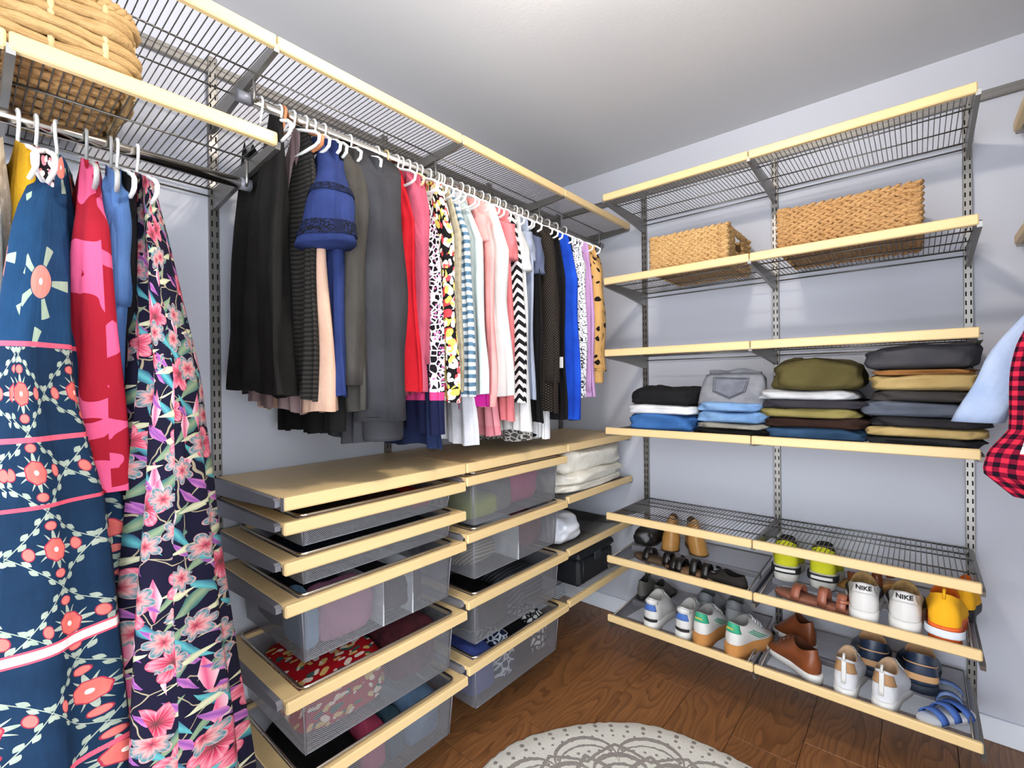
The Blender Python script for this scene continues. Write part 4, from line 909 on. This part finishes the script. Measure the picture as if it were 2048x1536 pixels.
# ------------------------------------------------------------------ shoes
FOOT = ((0, .0), (.015, .016), (.05, .027), (.12, .033), (.25, .034), (.40, .032), (.55, .039), (.70, .046), (.80, .0455), (.90, .037), (.96, .024), (.99, .011), (1, .0))
class Shoe:
    def __init__(s, name, label, loc, rz, L=.275, H=.078, sole_h=(.03, .022), upper=None, sole=None, lining=None, wide=1.0, group='shoes on the racks', pitch=0.0, rollr=0.0, collar=.45, flare=1.0, toe=.35):
        s.L, s.H, s.wide, s.sh, s.col, s.toe = L, H, wide, sole_h, collar, toe
        s.t = thing(name, label, 'shoe', loc, (pitch, rollr, rz), group); t = s.t
        mb = MB(); n = 40
        def outl(k, z):
            return [s.base(2*PI*j/n, k, z) for j in range(n)]
        zt = lambda yy: lerp(s.sh[0], s.sh[1], sm(yy/L))
        rings = []
        for k, zf in ((.93, 0.0), (1.04*flare, .06), (1.07*flare, .5), (1.05, .95), (1.0, 1.0)):
            ring = []
            for j in range(n):
                p = s.base(2*PI*j/n, k); ring.append((p[0], p[1], zt(p[1])*zf+(.006*sm((p[1]/L-.75)/.25) if zf < .3 else 0)))
            rings.append(ring)
        mb.loft(rings); mb.build('sole', sole, t)
        mb = MB(); rings = []
        for i in range(13): rings.append([s.S(i/12, 2*PI*j/n) for j in range(n)])
        mb.loft(rings, cap0=False, cap1=False); mb.build('upper', upper, t)
        mb = MB(); top = rings[-1]; c = Vector((sum(p[0] for p in top)/n, sum(p[1] for p in top)/n, 0)); rr_ = []
        for k, dz in ((1, 0), (.88, .001), (.82, -.012), (.8, -.035), (.7, -.05)):
            rr_.append([(c.x+(p[0]-c.x)*k, c.y+(p[1]-c.y)*k, max(s.sh[0]*.9+.004, p[2]+dz)) for p in top])
        mb.loft(rr_, cap0=False); mb.build('lining', lining or upper, t)
    def base(s, a, k=1.0, z=0):
        y = s.L*(1-math.cos(a))/2; t = y/s.L; wd = pw(FOOT, t)*s.wide*s.L/.275*k
        return (math.copysign(wd, math.sin(a)) if abs(math.sin(a)) > 1e-6 else 0.0, (y-s.L/2)*(1+(k-1)*.35)+s.L/2)
    def S(s, f, a, off=0.0):
        """upper surface: f 0 (sole) .. 1 (collar), a angle (0 heel, pi toe)"""
        if f < 0:
            p = s.base(a, 1.08); return (p[0]+math.copysign(off, math.sin(a))*(abs(math.sin(a)) > .05), p[1]-off*math.cos(a), lerp(s.sh[0], s.sh[1], sm(p[1]/s.L))*(1+f))
        L = s.L; c = (1-math.cos(a))/2; y0 = .006+.010*f*f; y1 = L*(.985-(1-s.col-.0)*(f**.75)*.98)
        y = lerp(y0, y1, c); tb = c*lerp(.985, s.col+.08, sm(f)); wf = pw(FOOT, c*.985)*s.wide*L/.275; we = math.sqrt(max(0, 1-(2*c-1)**2))*.031*s.wide*L/.275
        wd = lerp(wf, we, sm(f))*(1+.10*math.sin(PI*min(1, f*1.3)))+off
        zs = lerp(s.sh[0], s.sh[1], sm(y/L)); 
        top = s.H*(1-.22*math.sin(PI*c)+.10*c)
        z = zs*.96+(f**.85)*(top)*(1 if c < .5 else lerp(1, lerp(s.toe, 1, f), 0))
        x = math.copysign(wd, math.sin(a)) if abs(math.sin(a)) > 1e-6 else 0
        if off: y += -off*math.cos(a)
        return (x, y, z)
    def patch(s, name, mat, f0, f1, a0, a1, off=.0018, nf=6, na=10, skew=0.0):
        mb = MB(); rings = []
        for i in range(nf+1):
            f = lerp(f0, f1, i/nf); rings.append([s.S(f, lerp(a0, a1, j/na)+skew*(i/nf), off) for j in range(na+1)])
        mb.loft(rings, False, False, False); o = mb.build(name, mat, s.t)
        md = o.modifiers.new('solid', 'SOLIDIFY'); md.thickness = .0012; md.offset = 0; return o
    def laces(s, mat, n=4):
        mb = MB()
        for k in range(n):
            f = .45+.5*k/n; l = s.S(f, PI-.55, .002); r = s.S(f, PI+.55, .002); m_ = s.S(min(1, f+.02), PI, .006); mb.tube([l, ((l[0]+m_[0])/2, m_[1], m_[2]+.002), (m_[0], m_[1], m_[2]+.004), ((r[0]+m_[0])/2, m_[1], m_[2]+.002), r], .0024, 6)
        mb.build('laces', mat, s.t)
    def heel_loop(s, mat):
        p = s.S(1, 0); mb = MB().tube([(0, p[1]-.002, p[2]-.018), (0, p[1]-.008, p[2]+.006), (0, p[1]-.002, p[2]+.018), (0, p[1]+.008, p[2]+.004)], .004, 6, flat=.4); mb.build('pull_tab', mat, s.t)
def text_on(shoe, word, size, f, mat):
    cu = bpy.data.curves.new('lettering', 'FONT'); cu.body = word; cu.size = size; cu.align_x = 'CENTER'; cu.align_y = 'CENTER'; cu.extrude = .0006; cu.offset = size*.03
    o = bpy.data.objects.new('lettering_tmp', cu); COL.objects.link(o); dg_ = bpy.context.evaluated_depsgraph_get(); me = bpy.data.meshes.new_from_object(o.evaluated_get(dg_)); bpy.data.objects.remove(o)
    p0 = shoe.S(f, 0)
    pts = [(shoe.S(f, a, .0035)) for a in [x_*.02-.9 for x_ in range(91)]]
    for v in me.vertices:
        q = min(pts, key=lambda p: abs(p[0]-v.co.x)); v.co = Vector((v.co.x, q[1]-.0006-v.co.z, p0[2]+v.co.y))
    me.materials.clear(); me.materials.append(mat); me.name = 'lettering'
    o = link('lettering', me, shoe.t); o['label'] = 'black lettering on the heel'; return o
WHL = mat_leather('d3d1cf', 'c4c1be'); WHS = plain('white_sole', 'cfcecb', .5); BLU = plain('blue_accent', '3f63a8', .6); GRN = plain('green_heel', '2f9a74', .5)
GUM = mat_stripe('gum_sole', 'c08a52', 'b27c46', .012, .5); BRN = mat_leather('8a4a26', '5c2c14'); NAVY = mat_leather('26364f', '1a2638'); GRY = fb('6d6a66', '575450')
ORG = mat_spots('orange_yellow', 'e8a01e', ('f0701e', 'c8b41e'), 14, .4, 1, 1, 'e2b028'); YEL = fabric('c2c02a', 'a3a820', 20); TANL = mat_leather('b98a4c', '9a6c32'); PINKB = mat_leather('a8664e', '8e5440')
Z7 = S_Z[6]-.024; Z6 = S_Z[5]-.024
for k, (x_, y_) in enumerate(((.732, -.418), (.868, -.412))):
    s = Shoe('running_shoe', ('white running shoe with blue heel badge, its mate between it and green heels', 'white running shoe with blue heel badge, touching a green-heeled sneaker')[k], (x_, y_, Z7), (.03, -.03)[k], .27, .10, (.04, .026), WHL, WHS, fb('b9b6b2'), group='white and blue running shoes')
    s.patch('heel_badge', BLU, .42, .70, -.55, .55); s.patch('heel_cap', plain('black_heel', '1c1c1e', .6), .0, .10, -.5, .5); s.patch('heel_collar', WHL, .78, .95, -.9, .9, .004); s.laces(WHS)
for k, (x_, y_, rz) in enumerate(((.945, -.425, -.08), (1.062, -.425, -.30))):
    s = Shoe('platform_sneaker', ('green-heeled gum platform sneaker standing beside the blue-badged running shoe', 'green-heeled gum platform sneaker turned sideways beside the brown leather shoes')[k], (x_, y_, Z7), rz, .265, .085, (.062, .048), WHL, GUM, fb('8d8a88'), group='green heeled platform sneakers')
    s.patch('heel_tab', GRN, .52, .99, -.85, .85); s.laces(WHS)
    for q in range(3):
        for sd in (1, -1): s.patch('side_stripe', GRN, .12, .62, sd*(1.75+.16*q), sd*(1.83+.16*q), skew=sd*-.35, na=3)
    p = s.S(.72, 0); mbt = MB()
    for q in range(6): mbt.box(-.014+.005*q, -.011+.005*q, p[1]-.0055, p[1]-.0035, p[2]-.003-(.002 if q % 2 else 0), p[2]+.003)
    mbt.build('gold_lettering', plain('gold_print', 'd9c15a', .4), s.t)
for k, x_ in enumerate((.905, 1.022)):
    s = Shoe('clog', ('grey rubber clog nearer the dark taupe slip-ons', 'grey rubber clog nearer the brown leather shoes')[k], (x_, -.245, Z7+.014), .0, .215, .105, (.032, .024), plain('clog_grey', '8e9092', .5), plain('clog_sole', '7b7d80', .6), fb('5c5d60'), group='grey rubber clogs', wide=1.35); s.patch('heel_strap', plain('clog_strap', '6f7276', .5), .62, .98, -1.0, 1.0, .004)
for k, x_ in enumerate((.592, .672)):
    Shoe('slip_on', ('dark taupe slip-on against the end of the lowest rack', 'dark taupe slip-on behind the blue-badged running shoes')[k], (x_, -.215, Z7+.02), -.1, .18, .075, (.02, .012), GRY, RUBBER, fb('2c2a28'), group='dark taupe slip-on shoes', pitch=.1)
s = Shoe('leather_shoe', 'brown leather shoe with white sole at the front of the rack', (1.352, -.385, Z7+.004), .86, .25, .085, (.03, .022), BRN, WHS, fb('4a2818'), group='brown leather shoes'); s.laces(plain('brown_lace', '6a3a1e', .7), 3)
s = Shoe('leather_shoe', 'brown leather shoe with white sole leaning behind its mate', (1.315, -.20, Z7+.014), .95, .20, .09, (.03, .022), BRN, WHS, fb('4a2818'), group='brown leather shoes')
for k, (x_, rz) in enumerate(((1.425, -.05), (1.525, -.18))):
    s = Shoe('knit_sneaker', ('white knit sneaker with tan heel windows beside the brown leather shoe', 'white knit sneaker with tan heel windows beside the blue sandals')[k], (x_, -.418+.0*k, Z7), rz, .265, .098, (.036, .022), fb('d9d9dc', 'c6c7cc'), WHS, fb('c6a585'), group='white knit sneakers')
    for sd in (1, -1): s.patch('heel_window', fb('b98f68'), .50, .90, sd*.16, sd*.95)
    s.patch('heel_stripe', WHS, .15, .98, -.1, .1, .0035, na=3); s.heel_loop(WHS); s.laces(WHS)
for k, (x_, rz) in enumerate(((1.50, .12), (1.625, .05))):
    s = Shoe('navy_shoe', ('navy leather shoe with tan piping directly behind the knit sneakers', 'navy leather shoe with tan piping behind the blue sandals')[k], (x_, -.27, Z7+.026), rz, .24, .10, (.03, .02), NAVY, plain('navy_sole', '1a2230', .6), fb('c99e74'), wide=1.5, group='navy shoes with tan piping')
    s.patch('piping', plain('tan_piping', 'd0a071', .5), .60, .64, -1.3, 1.3, .003); s.patch('heel_panel', plain('tan_panel', 'c79a6c', .6), .08, .28, -.7, .7, .002)
def sandal(name, label, loc, rz, solem, strapm, grp, L=.25, heel=.0, straps=((.30, .05), (.68, .045)), back=True, pitch=0):
    t = thing(name, label, 'shoe', loc, (pitch, 0, rz), grp); mb = MB(); n = 32; rings = []
    for k, zz in ((.95, 0), (1.02, .004), (1.02, .014), (.97, .017)):
        ring = []
        for j in range(n):
            a = 2*PI*j/n; y = L*(1-math.cos(a))/2; wd = pw(FOOT, y/L)*k*.9; ring.append((math.copysign(wd, math.sin(a)), (y-L/2)*k+L/2, zz+heel*sm(1-y/L/.55)))
        rings.append(ring)
    mb.loft(rings); mb.build('sole', solem, t)
    if heel > .02: MB().loft([[(.018*q*math.cos(2*PI*j/12), .03+.02*q*math.sin(2*PI*j/12), z_) for j in range(12)] for q, z_ in ((.7, 0), (.8, heel*.5), (1.1, heel+.003))]).build('heel', solem, t)
    for f, hh in straps:
        wd = pw(FOOT, f)*.9; zb = heel*sm(1-f/.55)+.01; rings = []
        for k in range(11):
            a = PI*k/10; rings.append([(-(wd+.002)*math.cos(a), f*L+dy, zb+hh*math.sin(a)) for dy in (-.014, .014)])
        m2 = MB().loft(rings, False, False, False); o = m2.build('strap', strapm, t); md = o.modifiers.new('s', 'SOLIDIFY'); md.thickness = .003
    if back:
        pts = [(math.sin(a)*.034, .03-.026*math.cos(a)+.0, heel+.045) for a in [x_*.3-1.8 for x_ in range(13)]]
        MB().tube(pts, .006, 6, flat=.35, up=(0, 0, 1)).build('ankle_strap', strapm, t)
    return t
BLK = mat_leather('201d1c', '121110')
for k, (x_, y_, rz) in enumerate(((.70, -.30, 1.35), (.86, -.39, 1.5), (1.06, -.335, 1.45))):
    pass
sandal('strappy_sandal', 'black strappy sandal nearest the corner on the middle rack', (.86, -.335, Z6), 1.42, plain('sandal_tan', '5a4636', .6), BLK, 'black strappy sandals', .25)
sandal('strappy_sandal', 'black strappy sandal with tan insole in the middle of the rack', (1.02, -.36, Z6), 1.5, plain('sandal_tan2', '7a5c44', .6), BLK, 'black strappy sandals', .24, .0, ((.25, .05), (.45, .055), (.7, .045), (.8, .04)))
s = Shoe('flat_shoe', 'black flat shoe beside the strappy sandals', (1.125, -.39, Z6), 1.3, .22, .045, (.012, .01), fb('2c2826'), RUBBER, fb('171514'), group='black flats')
for k, (x_, rz) in enumerate(((.70, PI+.25), (.775, PI+.62))):
    s = Shoe('ankle_boot', ('tan suede ankle boot touching the black clutch bag', 'tan suede ankle boot with its toe pointing at the empty tray')[k], (x_, -.045, Z6+.02), rz, .195, .12, (.022, .012), TANL, plain('boot_sole', '5c4326', .6), fb('4a3018'), group='tan suede ankle boots', collar=.5, wide=1.2)
lump('clutch_bag', 'black leather clutch bag beside the tan boots', 'bag', (.612, -.14, Z6+.014), (.12, .17, .085), BLK, 71, .25)
for k, (x_, rz) in enumerate(((1.225, .1), (1.345, .02))):
    s = Shoe('running_shoe', ('yellow green running shoe beside the rack side rail', 'yellow green running shoe between its mate and lettered sneakers')[k], (x_, -.262, Z6+.026), rz, .22, .10, (.06, .03), YEL, fb('d5d2ca'), fb('2a2a26'), group='yellow green running shoes', wide=1.5)
    s.patch('heel_tread', RUBBER, -.42, -.02, -1.2, 1.2, .006); s.patch('tread_badge', WHS, -.30, -.12, -.35, .35, .008); s.patch('tongue', RUBBER, .75, 1.0, PI-.6, PI+.6, .006)
sandal('leather_sandal', 'pink brown leather sandal lying at the front of the rack', (1.45, -.352, Z6), 1.42, plain('sandal_pink', '8f5a46', .5), PINKB, 'pink brown sandals', .25, .0, ((.12, .05), (.35, .055), (.68, .042)))
sandal('leather_sandal', 'brown strappy heel behind the white sneakers', (1.56, -.10, Z6+.012), 1.7, TANL, BRN, 'brown heels', .2, .03)
for k, (x_, rz) in enumerate(((1.482, .06), (1.585, -.02))):
    s = Shoe('sneaker', ('white lettered sneaker beside the pink brown sandal', 'white lettered sneaker touching the orange trail shoe')[k], (x_, -.418, Z6), rz, .28, .092, (.046, .03), WHL, WHS, fb('a8895a', '6b5638', 40), group='white lettered sneakers', wide=1.15)
    s.patch('heel_tab', WHL, .60, .98, -.85, .85, .0022); text_on(s, 'NIKE', .020, .80, plain('black_print', '101012', .5)); s.laces(WHS)
    for sd in (1, -1): s.patch('side_swoosh', RUBBER, .25, .55, sd*1.1, sd*1.9, skew=sd*.5, na=6)
s = Shoe('running_shoe', 'orange and yellow trail shoe with blue heel tread', (1.678, -.415, Z6), -.06, .27, .10, (.058, .03), ORG, plain('orange_sole', 'e0642a', .55), fb('c05a1a'), group='orange trail shoes', wide=1.15); s.patch('heel_tread', mat_spots('tread', 'cfd6e0', ('4a7fb4', 'c8582a'), 60, .35), -.5, -.1, -.9, .9, .006); s.laces(plain('yellow_lace', 'd8c02a', .6)); s.heel_loop(ORG)
s = Shoe('running_shoe', 'orange and yellow trail shoe lying at the back of the rack', (1.732, -.235, Z6+.02), -.12, .19, .09, (.04, .024), ORG, RUBBER, fb('c05a1a'), group='orange trail shoes'); s.laces(plain('yellow_lace', 'd8c02a', .6))
sandal('sport_sandal', 'blue and white sport sandal beside the upright', (1.625, -.405, Z7), -.6, plain('sandal_white', 'd5d8de', .6), mat_stripe('blue_web', 'd0d6e2', '4a6ab0', .02, .5), 'blue white sandals', .20, .0, ((.25, .028), (.5, .034), (.72, .03)), back=False)
sandal('sport_sandal', 'blue and white sport sandal touching its mate', (1.70, -.30, Z7), .1, plain('sandal_white', 'd5d8de', .6), fabric('4a6ab0', '8fa4cc', 30), 'blue white sandals', .20, .0, ((.3, .034), (.7, .03)), back=False)

# ------------------------------------------------------------------ rug
mb = MB(); R = random.Random(2); rings = []; n = 180
ed = [1+.010*math.sin(7*2*PI*j/n)+R.uniform(-.007, .007) for j in range(n)]
for k, z in ((1.0, .001), (1.006, .008), (.99, .013), (.9, .014), (.5, .0145), (.02, .0145)):
    rings.append([(.572*k*(ed[j] if k > .95 else 1)*math.cos(2*PI*j/n), .572*k*(ed[j] if k > .95 else 1)*math.sin(2*PI*j/n), z) for j in range(n)])
mb.loft(rings); tag(mb.build('round_rug', mat_rug(), None, (1.10, -1.24, 0)), 'round cream rug with grey mandala pattern on the wood floor', 'rug')
